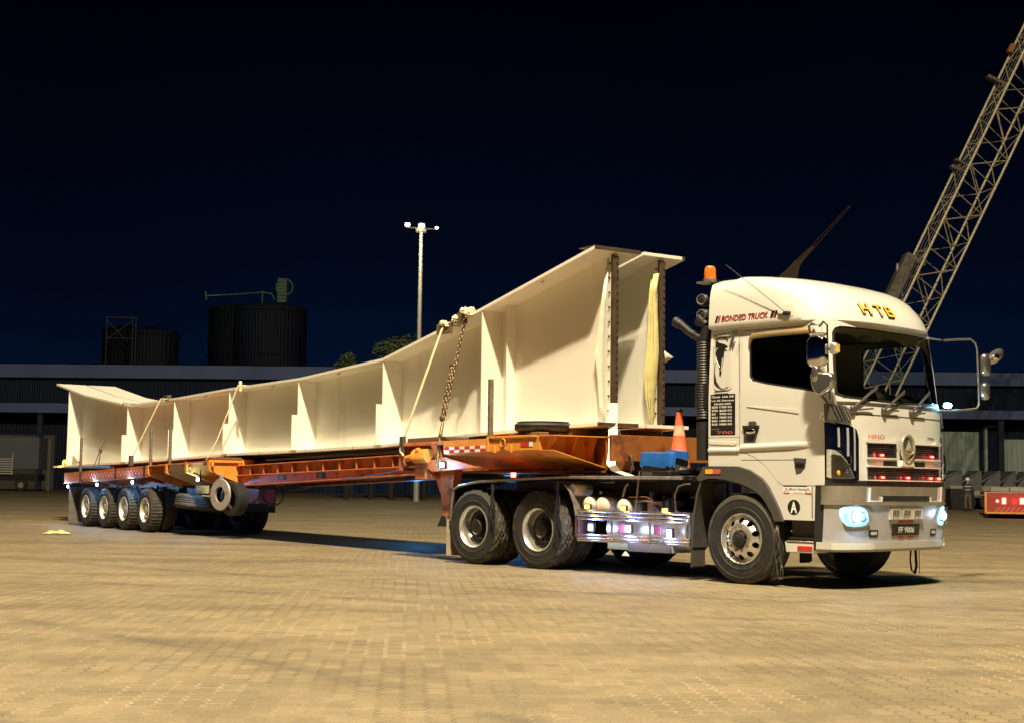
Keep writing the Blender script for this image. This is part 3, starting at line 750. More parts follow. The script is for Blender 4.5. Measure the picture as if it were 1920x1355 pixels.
# corner deflector, dark chrome cover and combination lamp
for sd in (1, -1):
    m = MB()
    fpoly(m, sub([(sd * b, z) for b, z in [(1.19, 1.88), (1.10, 1.87), (1.00, 1.85), (.93, 1.83), (.90, 1.79), (.885, 1.70), (.885, 1.235), (.93, 1.228), (1.10, 1.228), (1.19, 1.228)]], 3), .002, .006)
    cpn = m.build('corner_panel', 'cornerchrome', TR, flip=True, ang=60); m = MB()
    for k_, (b_, w_, z_) in enumerate(((1.150, .010, 1.60), (1.115, .014, 1.60), (1.070, .012, 1.56), (1.030, .020, 1.50), (.985, .010, 1.42), (.950, .016, 1.34), (.918, .010, 1.27))): slab(m, sd * b_, sd * (b_ - w_), z_, 1.82 - (.03 if b_ < .95 else 0), .009, .006, 2, 6, k_ % 2)  # bright strips standing in for highlight streaks on the chrome
    m.build('corner_streak', ['chrome', 'silver'], cpn, flip=True, ang=60)
    m = MB(); fpoly(m, sub([(sd * b, z) for b, z in [(1.19, 2.09), (1.12, 2.085), (1.02, 2.06), (.985, 2.02), (.98, 1.93), (1.0, 1.875), (1.10, 1.885), (1.19, 1.895)]], 3), .004, .018); m.build('corner_deflector', 'greyflare', TR, flip=True, ang=60)
    m = MB()
    for i in range(5): m.tube([(surf(sd * (1.17 - .03 * i), 2.06, .03), sd * (1.17 - .03 * i), 2.07), (surf(sd * (1.12 - .035 * i), 1.9, .03), sd * (1.12 - .035 * i), 1.9)], .005, 5)
    m.build('deflector_ribs', 'chrome', TR, flip=True)
    lp = [(1.188, 1.575), (1.14, 1.565), (1.09, 1.52), (1.04, 1.45), (.98, 1.33), (.945, 1.25), (1.05, 1.245), (1.188, 1.25)]
    m = MB(); fpoly(m, sub([(sd * b, z) for b, z in lp], 4), .009, .006, 0); 
    for i in range(4): slab(m, sd * (1.175), sd * (1.09 - .025 * i), 1.50 - .032 * i, 1.508 - .032 * i, .014, .012, 6, 1, 3)
    m.blob((surf(sd * 1.12, 1.31, .02), sd * 1.12, 1.31), (.03, .035, .035), m=2); m.blob((surf(sd * 1.05, 1.33, .018), sd * 1.05, 1.33), (.02, .03, .03), m=1)
    lampo = m.build('combination_lamp', ['lampinner', 'chrome', 'amberrefl', 'whitegrey'], TR, flip=True, ang=50)
    m = MB(); fpoly(m, sub([(sd * b, z) for b, z in lp], 4), .040, .004); m.build('lamp_lens', 'lens', lampo, flip=True, ang=60)
# grille
m = MB()
slab(m, -.78, .80, 1.225, 1.70, .002, .014, 30, 6, 0)
m.build('grille_panel', 'white', TR, flip=True, ang=60)
gr = MB()
for z0, z1, b0, b1 in ((1.49, 1.66, .775, .245), (1.49, 1.66, -.10, -.755)):
    slab(gr, b0, b1, z0, z1, .016, .004, 14, 2, 0)
for z0, z1, b0, b1 in ((1.235, 1.385, .775, -.755),): slab(gr, b0, b1, z0, z1, .016, .004, 30, 2, 0)
for b0, b1 in ((.50, .24), (-.10, -.375)): slab(gr, b0, b1, 1.395, 1.455, .016, .004, 8, 1, 1)
# mesh dark bands where the red leds sit
for z0, z1, b0, b1 in ((1.500, 1.540, .60, .25), (1.500, 1.540, -.10, -.60), (1.245, 1.290, .60, -.62)): slab(gr, b0, b1, z0, z1, .020, .004, 16, 1, 1)
for i in range(12):
    b = .56 - i * .095
    slab(gr, b, b - .012, 1.245, 1.29, .024, .004, 2, 1, 0)
for i in range(5):
    for b0, b1 in ((.77, .25), (-.11, -.75)): slab(gr, b0, b1, 1.552 + i * .022, 1.556 + i * .022, .020, .010, 12, 1, 2)
for i in range(4): slab(gr, .77, -.75, 1.305 + i * .020, 1.309 + i * .020, .020, .010, 24, 1, 2)
grille = gr.build('grille', ['grilledark', 'black', 'steelgrey'], TR, flip=True, ang=50)
m = MB()
for z0, z1, b0, b1 in ((1.475, 1.492, .79, .24), (1.475, 1.492, -.10, -.77), (1.383, 1.397, .79, -.77), (1.228, 1.240, .79, -.77), (1.655, 1.672, .79, .26), (1.655, 1.672, -.14, -.77)):
    slab(m, b0, b1, z0, z1, .016, .030, 24, 1, 0)
slab(m, .795, .60, 1.665, 1.695, .016, .03, 6, 1, 0); slab(m, -.60, -.775, 1.665, 1.695, .016, .03, 6, 1, 0)
m.build('grille_bar', 'white', grille, flip=True, bevel=.004)
for b, z in ((.57, 1.520), (-.50, 1.523), (.56, 1.268), (.05, 1.268), (-.46, 1.268), (-.68, 1.268)):
    m = MB(); a = surf(b, z, .03)
    m.box(a - .005, a + .018, b - .05, b + .05, z - .017, z + .017, 1); m.box(a + .018, a + .022, b - .035, b + .035, z - .010, z + .010, 0)
    m.build('red_lamp', ['redled', 'red'], grille, flip=True, bevel=.003)
    lamp('red_lamp_light', 'POINT', TF.l((a + .07, b, z)), .45, (1, .08, .06), .02, parent=TR)
# emblem
m = MB(); ec = (surf(.06, 1.61, .055), .062, 1.612)
m.torus(ec, (1, 0, 0), .150, .020, 40, 10, 0, sx=.88, xa=(0, 1, 0)); m.lathe([(.135, -.01), (.12, .004), (.06, .012), (.001, .014)], ec, (1, 0, 0), 40, m=1)
sp = lambda t, r_: (ec[0] + .014, ec[1] + r_ * .88 * math.sin(t), ec[2] + r_ * math.cos(t))
for t in (0,):
    m.add([(ec[0] + .016, ec[1], ec[2] + .10), (ec[0] + .016, ec[1] - .085, ec[2] - .035), (ec[0] + .016, ec[1] + .085, ec[2] - .035), (ec[0] + .045, ec[1], ec[2] + .01)], [(0, 1, 3), (1, 2, 3), (2, 0, 3)], 0)
m.tube([(ec[0] + .012, ec[1] + .115, ec[2] - .05), (ec[0] + .02, ec[1], ec[2] - .075), (ec[0] + .012, ec[1] - .115, ec[2] - .05)], .012, 8, 0)
m.prism([(ec[0] - .04, b, z) for b, z in [(.17, 1.47), (-.05, 1.47), (-.08, 1.40), (.20, 1.40)]], (.045, 0, 0), 2)
m.build('emblem', ['emblem', 'mirrorback', 'white'], TR, flip=True, ang=40)
def flettr(m, txt, b, z, w, h, off, mi=0, bold=0., shear=0.):
    u = Vector((surf(b - .08, z) - surf(b + .08, z), -.16, 0)); v = Vector((surf(b, z + .05) - surf(b, z - .05), 0, .1))
    m.text(txt, (surf(b, z, off) + .006, b, z), u, v, 1, m=mi, bold=bold, aspect=(w, h), shear=shear)
m = MB(); flettr(m, 'HINO', .610, 1.728, .285, .047, .006, 0, .015); m.build('front_badge', 'badgered', TR, flip=True, ang=0)
m = MB(); flettr(m, '700', -.545, 1.735, .205, .036, .008, 0, .03); m.build('number_badge', 'decalblack', TR, flip=True, ang=0)
# ------------------------------------------------------------------ bumper
def wrap(off, z0, z1, acut, nz=4, n=60, lean=0.):
    """wrap-around sheet following the front outline from a=acut on one side to a=acut on the other"""
    rows = []
    for j in range(nz + 1):
        z = z0 + (z1 - z0) * j / nz; k = off + lean * (1 - j / nz)
        W = Wz(z) + k; F = Fz(z) + k; pts = [(acut, W)] if acut < A0 else []
        for i in range(n + 1):
            t = math.pi * i / n; a = A0 + (F - A0) * abs(math.sin(t)) ** (2 / PW); b = W * math.copysign(abs(math.cos(t)) ** (2 / PW), math.cos(t))
            if a >= acut - 1e-6: pts.append((a, b))
        if acut < A0: pts.append((acut, -W))
        rows.append((z, pts))
    n0 = min(len(p) for z, p in rows)
    return [[(a, b, z) for a, b in p[(len(p) - n0) // 2:(len(p) - n0) // 2 + n0]] for z, p in rows]
def wrapslab(m, off, z0, z1, acut, th=.03, nz=3, mi=0, lean=0.):
    A = wrap(off, z0, z1, acut, nz, lean=lean); B = wrap(off - th, z0, z1, acut, nz)
    k = min(len(A[0]), len(B[0]))
    tr = lambda X: [r[(len(r) - k) // 2:(len(r) - k) // 2 + k] for r in X]
    A = tr(A); B = tr(B)
    m.grid(A, mi); m.grid(B, mi); m.grid([A[0], B[0]], mi); m.grid([A[-1], B[-1]], mi)
    m.grid([[r[0] for r in A], [r[0] for r in B]], mi); m.grid([[r[-1] for r in A], [r[-1] for r in B]], mi)
    return m
AC = 1.10
m = MB(); wrapslab(m, .030, .535, .955, AC, .05, 4); bumper = m.build('bumper', 'silver', TR, flip=True, ang=40)
m = MB(); wrapslab(m, .050, .455, .533, 1.02, .06, 2); wrapslab(m, .035, .425, .455, 1.02, .05, 1, 0); m.build('bumper_lip', 'whitegrey', bumper, flip=True, ang=30)
m = MB(); slab(m, 1.19, .65, .452, .508, .052, .012, 16, 1); m.build('lip_plate', 'white', bumper, flip=True)
m = MB(); slab(m, -1.02, -1.15, .46, .50, .052, .01, 6, 1); m.build('lip_plate', 'whiterefl', bumper, flip=True)
m = MB(); wrapslab(m, .042, .985, 1.165, AC, .05, 3); wrapslab(m, .052, .955, .985, AC, .05, 1); m.build('chrome_band', 'chromedark2', bumper, flip=True, ang=40)
m = MB(); wrapslab(m, .020, 1.165, 1.226, AC, .05, 1); wrapslab(m, .020, .44, 1.17, .98, .035, 2); m.build('bumper_seal', 'black', bumper, flip=True, ang=40)
m = MB(); slab(m, .56, -.45, .995, 1.058, .044, .008, 24, 1, 0); m.build('lower_intake', 'black', bumper, flip=True)
m = MB()
for b0, b1 in ((.775, .565), (-.455, -.735)):
    for zz0, zz1 in ((.990, 1.004),): slab(m, b0, b1, zz0, zz1, .044, .022, 8, 1)
slab(m, .790, .772, .990, 1.15, .044, .022, 2, 3); slab(m, .580, .563, .990, 1.05, .044, .02, 2, 2); slab(m, -.735, -.755, .990, 1.17, .044, .022, 2, 3); slab(m, -.452, -.470, .990, 1.05, .044, .02, 2, 2)
m.build('intake_trim', 'white', bumper, flip=True, bevel=.004)
# headlamps
hl = [(1.115, .905), (1.09, .925), (1.00, .938), (.88, .936), (.80, .905), (.765, .86), (.738, .775), (.775, .728), (.84, .712), (.95, .708), (1.03, .718), (1.085, .765), (1.112, .83)]
for sd in (1, -1):
    hp = sub([(sd * b, z) for b, z in hl], 3)
    m = MB(); fpoly(m, hp, .033, .006, 0)
    cb, czz = sd * .955, .825
    m.torus((surf(cb, czz, .042), cb, czz), (1, 0, 0), .062, .010, 24, 6, 1); m.lathe([(.055, .0), (.03, .02), (.001, .026)], (surf(cb, czz, .036), cb, czz), (1, 0, 0), 20, m=2)
    cb2 = sd * .84; m.torus((surf(cb2, .82, .042), cb2, .82), (1, 0, 0), .05, .008, 24, 6, 1)
    h_ = m.build('headlight', ['reflector', 'silver', 'hid'], bumper, flip=True, ang=50)
    m = MB(); fpoly(m, hp, .066, .004); m.build('lens', 'lens', h_, flip=True, ang=60)
    d = TF.l((surf(cb, czz, .14), cb, czz))
    lamp('headlamp_light', 'POINT', d, 7, (.62, .84, 1.0), .03, parent=TR)
    m = MB(); fpoly(m, sub([(sd * b, z) for b, z in rrect(.565, .72, .59, .672, .02)], 2), .028, .008, 0); fpoly(m, [(sd * b, z) for b, z in rrect(.59, .69, .615, .65, .01)], .036, .004, 1); m.build('fog_lamp', ['black', 'lampinner'], bumper, flip=True)
# three small square lamps, number plate, stickers
m = MB(); slab(m, .375, -.345, .800, .925, .030, .008, 12, 1); slab(m, .375, -.345, .790, .800, .030, .03, 12, 1); lb = m.build('lamp_panel', 'whitegrey', bumper, flip=True)
for b in (.255, .020, -.21):
    m = MB(); slab(m, b + .075, b - .075, .815, .908, .039, .006, 4, 1, 0)
    for i in range(4): slab(m, b + .06 - i * .034, b + .045 - i * .034, .822 + .012 * (i % 2), .895, .045, .004, 1, 1, 1)
    m.build('square_lamp', ['lampinner', 'black'], bumper, flip=True)
m = MB(); slab(m, .295, -.280, .605, .732, .032, .008, 6, 1); pl = m.build('number_plate', 'decalblack', bumper, flip=True)
m = MB(); flettr(m, 'FF 9006', .012, .668, .34, .070, .040, 0, .02); m.build('plate_characters', 'whiterefl', pl, flip=True, ang=0)
m = MB(); slab(m, .17, -.15, .745, .780, .031, .003, 4, 1); slab(m, .16, .03, .560, .592, .031, .003, 4, 1); slab(m, -.05, -.18, .562, .594, .031, .003, 4, 1); m.build('red_sticker', 'redsticker', bumper, flip=True)
# hanging black tow strap under the bumper
m = MB(); m.tube([(1.25, -.42, .42), (1.25, -.40, .30), (1.25, -.43, .18), (1.25, -.50, .14), (1.25, -.54, .22), (1.25, -.52, .42)], .018, 8, sy=.6); m.tube([(1.25, -.60, .42), (1.25, -.61, .13)], .005, 5); m.build('hanging_strap', 'black', TR, flip=True)
# white lower side panel with step well
m = MB()
m.box(.66, 1.08, .55, 1.14, .50, .78, 1); m.box(.645, 1.03, .9, 1.19, .55, .575, 0)
m.build('step_well', ['black', 'greyflare'], TR, flip=True)
m = MB(); m.prism([(a, 1.205, z) for a, z in [(.615, .40), (.60, .52), (1.02, .52), (1.02, .63), (1.10, .70), (1.10, .53), (1.06, .42), (1.02, .40)]], (0, -.22, 0)); m.build('step_skirt', 'white', TR, flip=True, bevel=.008)
m = MB(); m.box(.63, 1.02, 1.17, 1.213, .522, .535); m.build('step_edge', 'alu', TR, flip=True, bevel=.003)
m = MB(); m.box(.78, .98, 1.205, 1.212, .43, .478); m.build('side_reflector', 'red', TR, flip=True)
m = MB(); m.blob((1.05, 1.212, .61), (.03, .012, .035)); m.build('side_indicator', 'amberrefl', TR, flip=True)
m = MB(); m.box(.99, .997, 1.2205, 1.2265, .80, 1.15, 0); m.prism([(.60, 1.2205, 1.150), (.92, 1.2205, 1.150), (.92, 1.2205, 1.157), (.60, 1.2205, 1.157)], (0, .006, 0), 0); m.build('panel_seam', 'black', TR, flip=True)
# round A emblem, blind-spot sign
m = MB(); m.cyl((.745, 1.222, .915), (.745, 1.227, .915), .086, .086, 40); ro = m.build('round_sign', 'decalblack', TR, flip=True)
m = MB(); m.text('A', (.745, 1.2285, .915), (1, 0, 0), (0, 0, 1), 1, bold=.03, aspect=(.088, .130)); m.build('letter', 'whiterefl', ro, flip=True, ang=0)
m = MB(); m.box(.60, .985, 1.2215, 1.2265, 1.07, 1.146, 0)
m.text('Blind Spots', (.80, 1.2275, 1.118), (1, 0, 0), (0, 0, 1), 1, m=1, bold=.01, aspect=(.235, .036)); m.text('Elamnova', (.80, 1.2275, 1.083), (1, 0, 0), (0, 0, 1), 1, m=2, aspect=(.12, .016))
for a in (.645, .94):
    t_ = [(a - .038, 1.078), (a + .038, 1.078), (a, 1.140)]
    for (x0, z0), (x1, z1) in zip(t_, t_[1:] + t_[:1]): m.cyl((x0, 1.2270, z0), (x1, 1.2270, z1), .0035, .0035, 5, 2)
    m.text('!', (a, 1.2275, 1.098), (1, 0, 0), (0, 0, 1), 1, m=2, aspect=(.006, .03))
m.build('blind_spot_sign', ['whiterefl', 'decalblack', 'redsticker'], TR, flip=True, ang=0)
# black data panel behind the door
m = MB(); m.box(-.468, -.095, 1.222, 1.226, 1.752, 2.246); dp = m.build('data_panel', 'decalblack', TR, flip=True)
m = MB()
def pt(txt, a0, a1, z, h, bold=.02, mi=0): m.text(txt, ((a0 + a1) / 2, 1.2275, z), (1, 0, 0), (0, 0, 1), 1, m=mi, bold=bold, aspect=(a1 - a0, h))
pt('Cargo  Link S/B', -.450, -.115, 2.212, .030); pt('Lot 20, Dermaga', -.450, -.115, 2.167, .026); pt('KELANG 42000', -.41, -.16, 2.128, .022)
for i, (x, y) in enumerate((('BDM', '17000 KG'), ('BTM', '8620 KG'), ('BG', '9700 KG'), ('BG1', '7000 KG'), ('BG2', '10000 KG'), ('BG3', '10000 KG'))):
    z = 2.090 - i * .041; pt(x, -.445, -.36 if i != 2 else -.39, z, .024); pt(y.split()[0], -.33, -.225, z, .024); pt('KG', -.205, -.145, z, .024)
m.box(-.455, -.33, 1.2262, 1.2275, 1.815, 1.835, 2)
pt('700', -.37, -.13, 1.785, .034, .01, 1)
m.build('panel_lettering', ['whiterefl', 'redsticker', 'greyflare'], dp, flip=True, ang=0)
# side deflector panel with an abstract black swirl
m = MB(); m.prism([(a, 1.215, z) for a, z in rrect(-.42, -.15, 2.29, 2.945, .05)], (0, .012, 0)); fp = m.build('quarter_trim', 'white', TR, flip=True, bevel=.005)
m = MB(); B_ = 1.2285
m.add([(a, B_, z) for a, z in [(-.39, 2.86), (-.36, 2.89), (-.33, 2.86), (-.27, 2.85), (-.21, 2.82), (-.205, 2.80), (-.25, 2.79), (-.21, 2.755), (-.255, 2.76), (-.27, 2.66), (-.285, 2.58), (-.30, 2.50), (-.315, 2.45), (-.335, 2.47), (-.33, 2.52), (-.345, 2.62), (-.385, 2.68), (-.395, 2.76)]], [tuple(range(18))])
m.add([(a, B_, z) for a, z in [(-.41, 2.55), (-.405, 2.47), (-.385, 2.40), (-.34, 2.33), (-.28, 2.31), (-.21, 2.315), (-.19, 2.335), (-.25, 2.305), (-.30, 2.30), (-.37, 2.33), (-.415, 2.38)]], [tuple(range(11))])
m.tube([(-.39, B_, 2.87), (-.37, B_, 2.905), (-.31, B_, 2.925), (-.24, B_, 2.915), (-.20, B_, 2.88)], .006, 5)
m.tube([(-.395, B_, 2.63), (-.405, B_, 2.50), (-.38, B_, 2.41), (-.32, B_, 2.33)], .005, 5)
m.build('side_decal', 'decalblack', fp, flip=True, ang=0, normals=False)
m = MB()
for pts in ([(-.385, 2.76), (-.375, 2.79), (-.355, 2.80)], [(-.385, 2.70), (-.37, 2.64), (-.345, 2.60), (-.325, 2.57)], [(-.283, 2.68), (-.292, 2.60), (-.305, 2.52)]): m.tube([(a, B_ + .002, z) for a, z in pts], .0045, 5)
m.build('decal_highlight', 'whiterefl', fp, flip=True)
m = MB(); m.prism([(a, 1.232, z) for a, z in [(-.40, 2.285), (-.19, 2.285), (-.19, 2.275), (-.40, 2.265)]], (0, .006, 0)); m.build('trim_clip', 'greyflare', fp, flip=True)
# black wind-deflector bracket under the roof
m = MB(); m.tube([(-.40, 1.24, 2.955), (-.20, 1.25, 2.975), (-.10, 1.245, 2.99)], .010, 6); m.hexa([(-.105, 1.23, 2.995), (-.065, 1.23, 2.995), (-.065, 1.245, 2.995), (-.105, 1.245, 2.995)], [(-.175, 1.23, 2.80), (-.145, 1.23, 2.80), (-.145, 1.245, 2.80), (-.175, 1.245, 2.80)]); m.build('deflector_bracket', 'greyflare', TR, flip=True)
# horizontal vent under the data panel
m = MB(); m.prism([(a, 1.2205, z) for a, z in [(-.49, 1.69), (-.07, 1.665), (-.09, 1.63), (-.49, 1.645)]], (0, .012, 0)); m.box(-.5, -.03, 1.2205, 1.2270, 1.725, 1.729, 1); m.box(-.034, -.03, 1.2205, 1.2270, 1.60, 2.97, 1); m.build('side_vent', ['white', 'greyflare'], TR, flip=True, bevel=.003)

# ------------------------------------------------------------------ front wheel arch flare + mudguard (both sides)
def strip(poly_out, poly_in, b0, b1, m):
    n = len(poly_out)
    A = [[(a, b, z) for a, z in poly_out] for b in (b0, b1)]; B = [[(a, b, z) for a, z in poly_in] for b in (b0, b1)]
    m.grid([A[0], A[1]]); m.grid([B[0], B[1]]); m.grid([A[1], B[1]]); m.grid([A[0], B[0]])
    for k in (0, -1): m.add([A[0][k], A[1][k], B[1][k], B[0][k]], [(0, 1, 2, 3)])
    return m
oF = [(-.66, 1.24), (-.60, 1.30), (-.56, 1.376), (-.30, 1.380), (-.04, 1.376), (.14, 1.331), (.313, 1.236), (.406, 1.138), (.476, 1.018), (.556, .878), (.612, .75)]
iF = [(-.62, 1.20), (-.48, 1.235), (-.42, 1.235), (-.25, 1.225), (.0, 1.178), (.10, 1.145), (.21, 1.10), (.31, 1.03), (.385, .945), (.45, .85), (.50, .75)]
for sd in (1, -1):
    m = MB(); strip(oF, iF, sd * 1.17, sd * 1.262, m); fl = m.build('wheel_arch', 'greyflare', TR, flip=True, ang=30, bevel=.006)
    m = MB(); strip([(a, z - .012) for a, z in iF], [(a * .96, z - .03) for a, z in iF], sd * .80, sd * 1.20, m); m.build('arch_liner', 'black', TR, flip=True)
    if sd > 0:
        m = MB(); m.box(-.515, -.405, 1.262, 1.270, 1.29, 1.345, 0); m.box(-.400, -.285, 1.262, 1.270, 1.29, 1.345, 1); m.build('arch_reflector', ['amberrefl', 'redsticker'], fl, flip=True, bevel=.002)
    m = MB(); pts = [(-.60, 1.22), (-.67, 1.05), (-.72, .80), (-.745, .55), (-.75, .40)]
    strip(pts, [(a + .03, z) for a, z in pts], sd * .95, sd * 1.25, m); strip([(-.75, .42), (-.745, .17)], [(-.735, .42), (-.73, .17)], sd * 1.0, sd * 1.24, m)
    m.build('mudguard', 'greyflare', TR, flip=True)
    m = MB(); m.box(-.762, -.752, sd * 1.0, sd * 1.24, .15, .33); m.build('mudflap', 'mud', TR, flip=True)
# ------------------------------------------------------------------ wheels of the tractor
WZ = .53
for sd in (1, -1):
    make_wheel(TR, 0, WZ, 1.235, 'steer', sd)
    for a in (-3.43, -4.735): make_wheel(TR, a, WZ, 1.235, 'drive', sd)
# decorative black hub tassels (strips hanging beside the tyres)
for a, zt, zb, b in ((.545, .70, .03, 1.27), (-3.02, 1.20, .30, 1.27), (-4.30, 1.15, .45, 1.27)):
    m = MB()
    for i in range(7):
        x = a + random.uniform(-.05, .05); p = []
        for k in range(9):
            z = zt + (zb + random.uniform(0, .1) - zt) * k / 8; p.append((a + (x - a) * (k / 8) * 1.4 + .02 * math.sin(k * 1.3 + i), b + .012 * math.cos(k + i * 2), z))
        m.tube(p, [.006] + [.016] * 4 + [.014] * 3 + [.006], 5, sy=.5)
    m.build('rubber_tassel', 'mud' if a > 0 else 'black', TR, flip=True)
# ------------------------------------------------------------------ chassis
m = MB()
for b in (.43, -.43):
    m.box(-5.35, 1.0, b - .04, b + .04, .80, 1.06)
for a in (-5.25, -4.1, -2.6, -1.5, -.6): m.box(a, a + .10, -.40, .40, .84, 1.02)
for a in (0, -3.43, -4.735): m.cyl((a, -.9, WZ), (a, .9, WZ), .10 if a else .07, None, 14); 
for a in (-3.43, -4.735): m.blob((a, 0, WZ), (.24, .26, .22))
m.box(-2.7, -.8, -.35, .35, .55, .80); m.box(-.4, 1.0, -.36, .36, .62, 1.35)
chs = m.build('chassis_frame', 'blackmetal', TR, flip=True, bevel=.01)
m = MB(); m.lathe([(.001, .04), (.44, .04), (.50, .0), (.50, -.05), (.001, -.06)], (-4.08, 0, 1.24), (0, 0, 1), 40); m.box(-4.7, -3.5, -.42, .42, 1.06, 1.17); m.build('fifth_wheel', 'blackmetal', TR, flip=True)
# rear fender sheets with bright edge rail
rail = [(-5.235, .60), (-5.21, .86), (-5.17, 1.05), (-5.06, 1.10), (-4.66, 1.162), (-3.8, 1.205), (-2.957, 1.237), (-2.0, 1.240), (-.90, 1.240)]
for sd in (1, -1):
    m = MB(); up_ = rail; dn = [(a + (.012 if i < 3 else 0), z - (.012 if i >= 3 else 0)) for i, (a, z) in enumerate(rail)]
    strip(up_, dn, sd * .62, sd * 1.215, m); m.build('rear_fender', 'blackmetal', TR, flip=True)
    m = MB(); m.tube([(a, sd * 1.225, z) for a, z in rail], .020, 8); m.build('fender_rail', 'steel', TR, flip=True)
    m = MB(); m.box(-5.31, -5.29, sd * 1.02, sd * 1.235, .10, .62, 0); m.build('mudflap', 'palemud', TR, flip=True)
    pts = [(-2.96, 1.15), (-2.86, 1.06), (-2.78, .90), (-2.74, .74)]
    m = MB(); strip(pts, [(a - .02, z - .01) for a, z in pts], sd * .95, sd * 1.20, m); m.build('wheel_mudguard', 'alu', TR, flip=True)
    m = MB(); m.box(-2.76, -2.735, sd * .86, sd * 1.20, .45, .72); m.build('mudflap', 'redsheen', TR, flip=True)
# deck plate and bulkhead behind the rail
m = MB(); m.box(-2.75, -.80, .42, 1.08, 1.205, 1.222); m.box(-2.75, -.80, -1.20, -.42, 1.205, 1.222); m.box(-2.70, -.80, .45, .50, .62, 1.20); m.build('catwalk', 'blackmetal', TR, flip=True)
# side equipment: air tanks, brackets
m = MB()
for a, z in ((-2.56, .885), (-2.33, .880), (-1.96, .860)):
    m.lathe([(.001, .06), (.05, .055), (.09, .035), (.112, .0), (.115, -.05), (.115, -.45), (.09, -.5)], (a, 1.13, z), (0, 1, 0), 28)
m.lathe([(.001, .01), (.07, .01), (.085, -.01), (.085, -.3)], (-2.87, 1.13, 1.075), (0, 1, 0), 24, m=0)
m.build('air_tank', ['tank', 'greyflare'], TR, flip=True, ang=50)
m = MB()
m.torus((-1.93, 1.075, .80), (0, 1, 0), .155, .007, 28, 6); m.torus((-2.40, 1.075, .80), (0, 1, 0), .13, .005, 24, 6)
m.tube([(-2.02, 1.08, .78), (-2.01, 1.09, 1.00), (-1.97, 1.09, 1.12), (-1.93, 1.08, 1.16)], .016, 8)
m.tube([(-1.12, 1.08, .80), (-1.14, 1.09, 1.02), (-1.08, 1.09, 1.14), (-.98, 1.08, 1.17), (-.90, 1.07, 1.17)], .014, 8)
m.tube([(-1.2, 1.08, .98), (-1.16, 1.09, .86), (-1.05, 1.09, .80), (-.85, 1.08, .80)], .007, 6)
m.cyl((-1.72, 1.10, 1.32), (-1.78, 1.10, .85), .010, .014, 8); m.cyl((-1.90, 1.06, .945), (-1.52, 1.06, .955), .02, None, 8)
m.tube([(-1.95, 1.07, .94), (-1.92, 1.07, .99), (-1.62, 1.07, 1.0), (-1.52, 1.07, .96)], .010, 6)
m.cyl((-2.45, 1.03, 1.02), (-2.45, 1.03, 1.06), .022, .022, 10)
for i in range(10): m.box(-2.2 + i * .13, -2.13 + i * .13, .52, .56 + .05 * (i % 3), .80 + .07 * (i % 4), .90 + .08 * (i % 3))
m.build('pipework', 'steel', TR, flip=True)
m = MB(); m.box(-1.66, -1.40, .70, 1.02, .74, .95); m.cyl((-1.50, 1.02, .84), (-1.50, 1.06, .84), .06, .05, 16); m.box(-1.34, -1.28, .7, 1.05, .74, .96, 0); m.build('battery_box', 'steelgrey', TR, flip=True, bevel=.01)
# chrome side guard rack
m = MB()
for z, r_ in ((.800, .020), (.745, .016), (.700, .014), (.490, .014), (.445, .022), (.420, .016)): m.cyl((-2.68, 1.225, z), (-.78, 1.225, z), r_, None, 12)
for a in (-2.68, -2.10, -1.45, -.80): m.box(a - .012, a + .012, 1.19, 1.215, .40, .82)
for a in (-2.05, -1.38): m.box(a - .07, a + .07, 1.205, 1.222, .71, .79)
guard = m.build('side_guard', 'guardchrome', TR, flip=True, ang=40)
m = MB(); m.cyl((-2.35, .78, .58), (-1.0, .78, .58), .27, None, 36); m.build('fuel_tank', 'alu', TR, flip=True, ang=40, bevel=.02)
for a, b, z in ((-2.50, 1.24, .855), (-1.87, 1.24, .850), (-1.17, 1.24, .835)):
    m = MB(); m.box(a - .055, a + .055, b - .03, b + .0, z - .035, z + .035, 1); m.box(a - .04, a + .04, b, b + .012, z - .025, z + .025, 0); m.build('amber_lamp', ['amberled', 'black'], TR, flip=True, bevel=.004)
    lamp('amber_lamp_light', 'POINT', TF.l((a, b + .06, z)), 1.6, (1, .36, .05), .02, parent=TR)
for a, z in ((-2.50, .590), (-1.84, .590), (-1.16, .560)):
    m = MB(); m.box(a - .05, a + .05, 1.13, 1.175, z - .06, z + .06, 1); m.box(a - .035, a + .035, 1.175, 1.182, z - .04, z + .035, 0); m.build('white_lamp', ['led', 'steelgrey'], TR, flip=True, bevel=.004)
    lamp('white_lamp_light', 'POINT', TF.l((a, 1.30, z - .02)), 7, (.35, .50, 1.0), .09, parent=TR)
for a in (-1.96, -1.36):
    m = MB(); m.box(a - .06, a + .06, 1.14, 1.175, .53, .65); m.build('side_marker', 'pinkmark', TR, flip=True, bevel=.01)
lamp('chassis_light', 'POINT', TF.l((-1.9, .9, .34)), 18, (.10, .20, 1.0), .05, parent=TR)
m = MB(); m.box(-1.95, -1.25, .60, 1.05, .30, .42, 0); m.box(-2.3, -1.95, 1.0, 1.06, .315, .405, 1); m.prism([(-2.02, 1.08, .24), (-1.90, 1.08, .24), (-1.96, 1.08, .30)], (0, .02, 0), 2); m.build('under_bracket', ['silver', 'paper', 'whiterefl'], TR, flip=True)

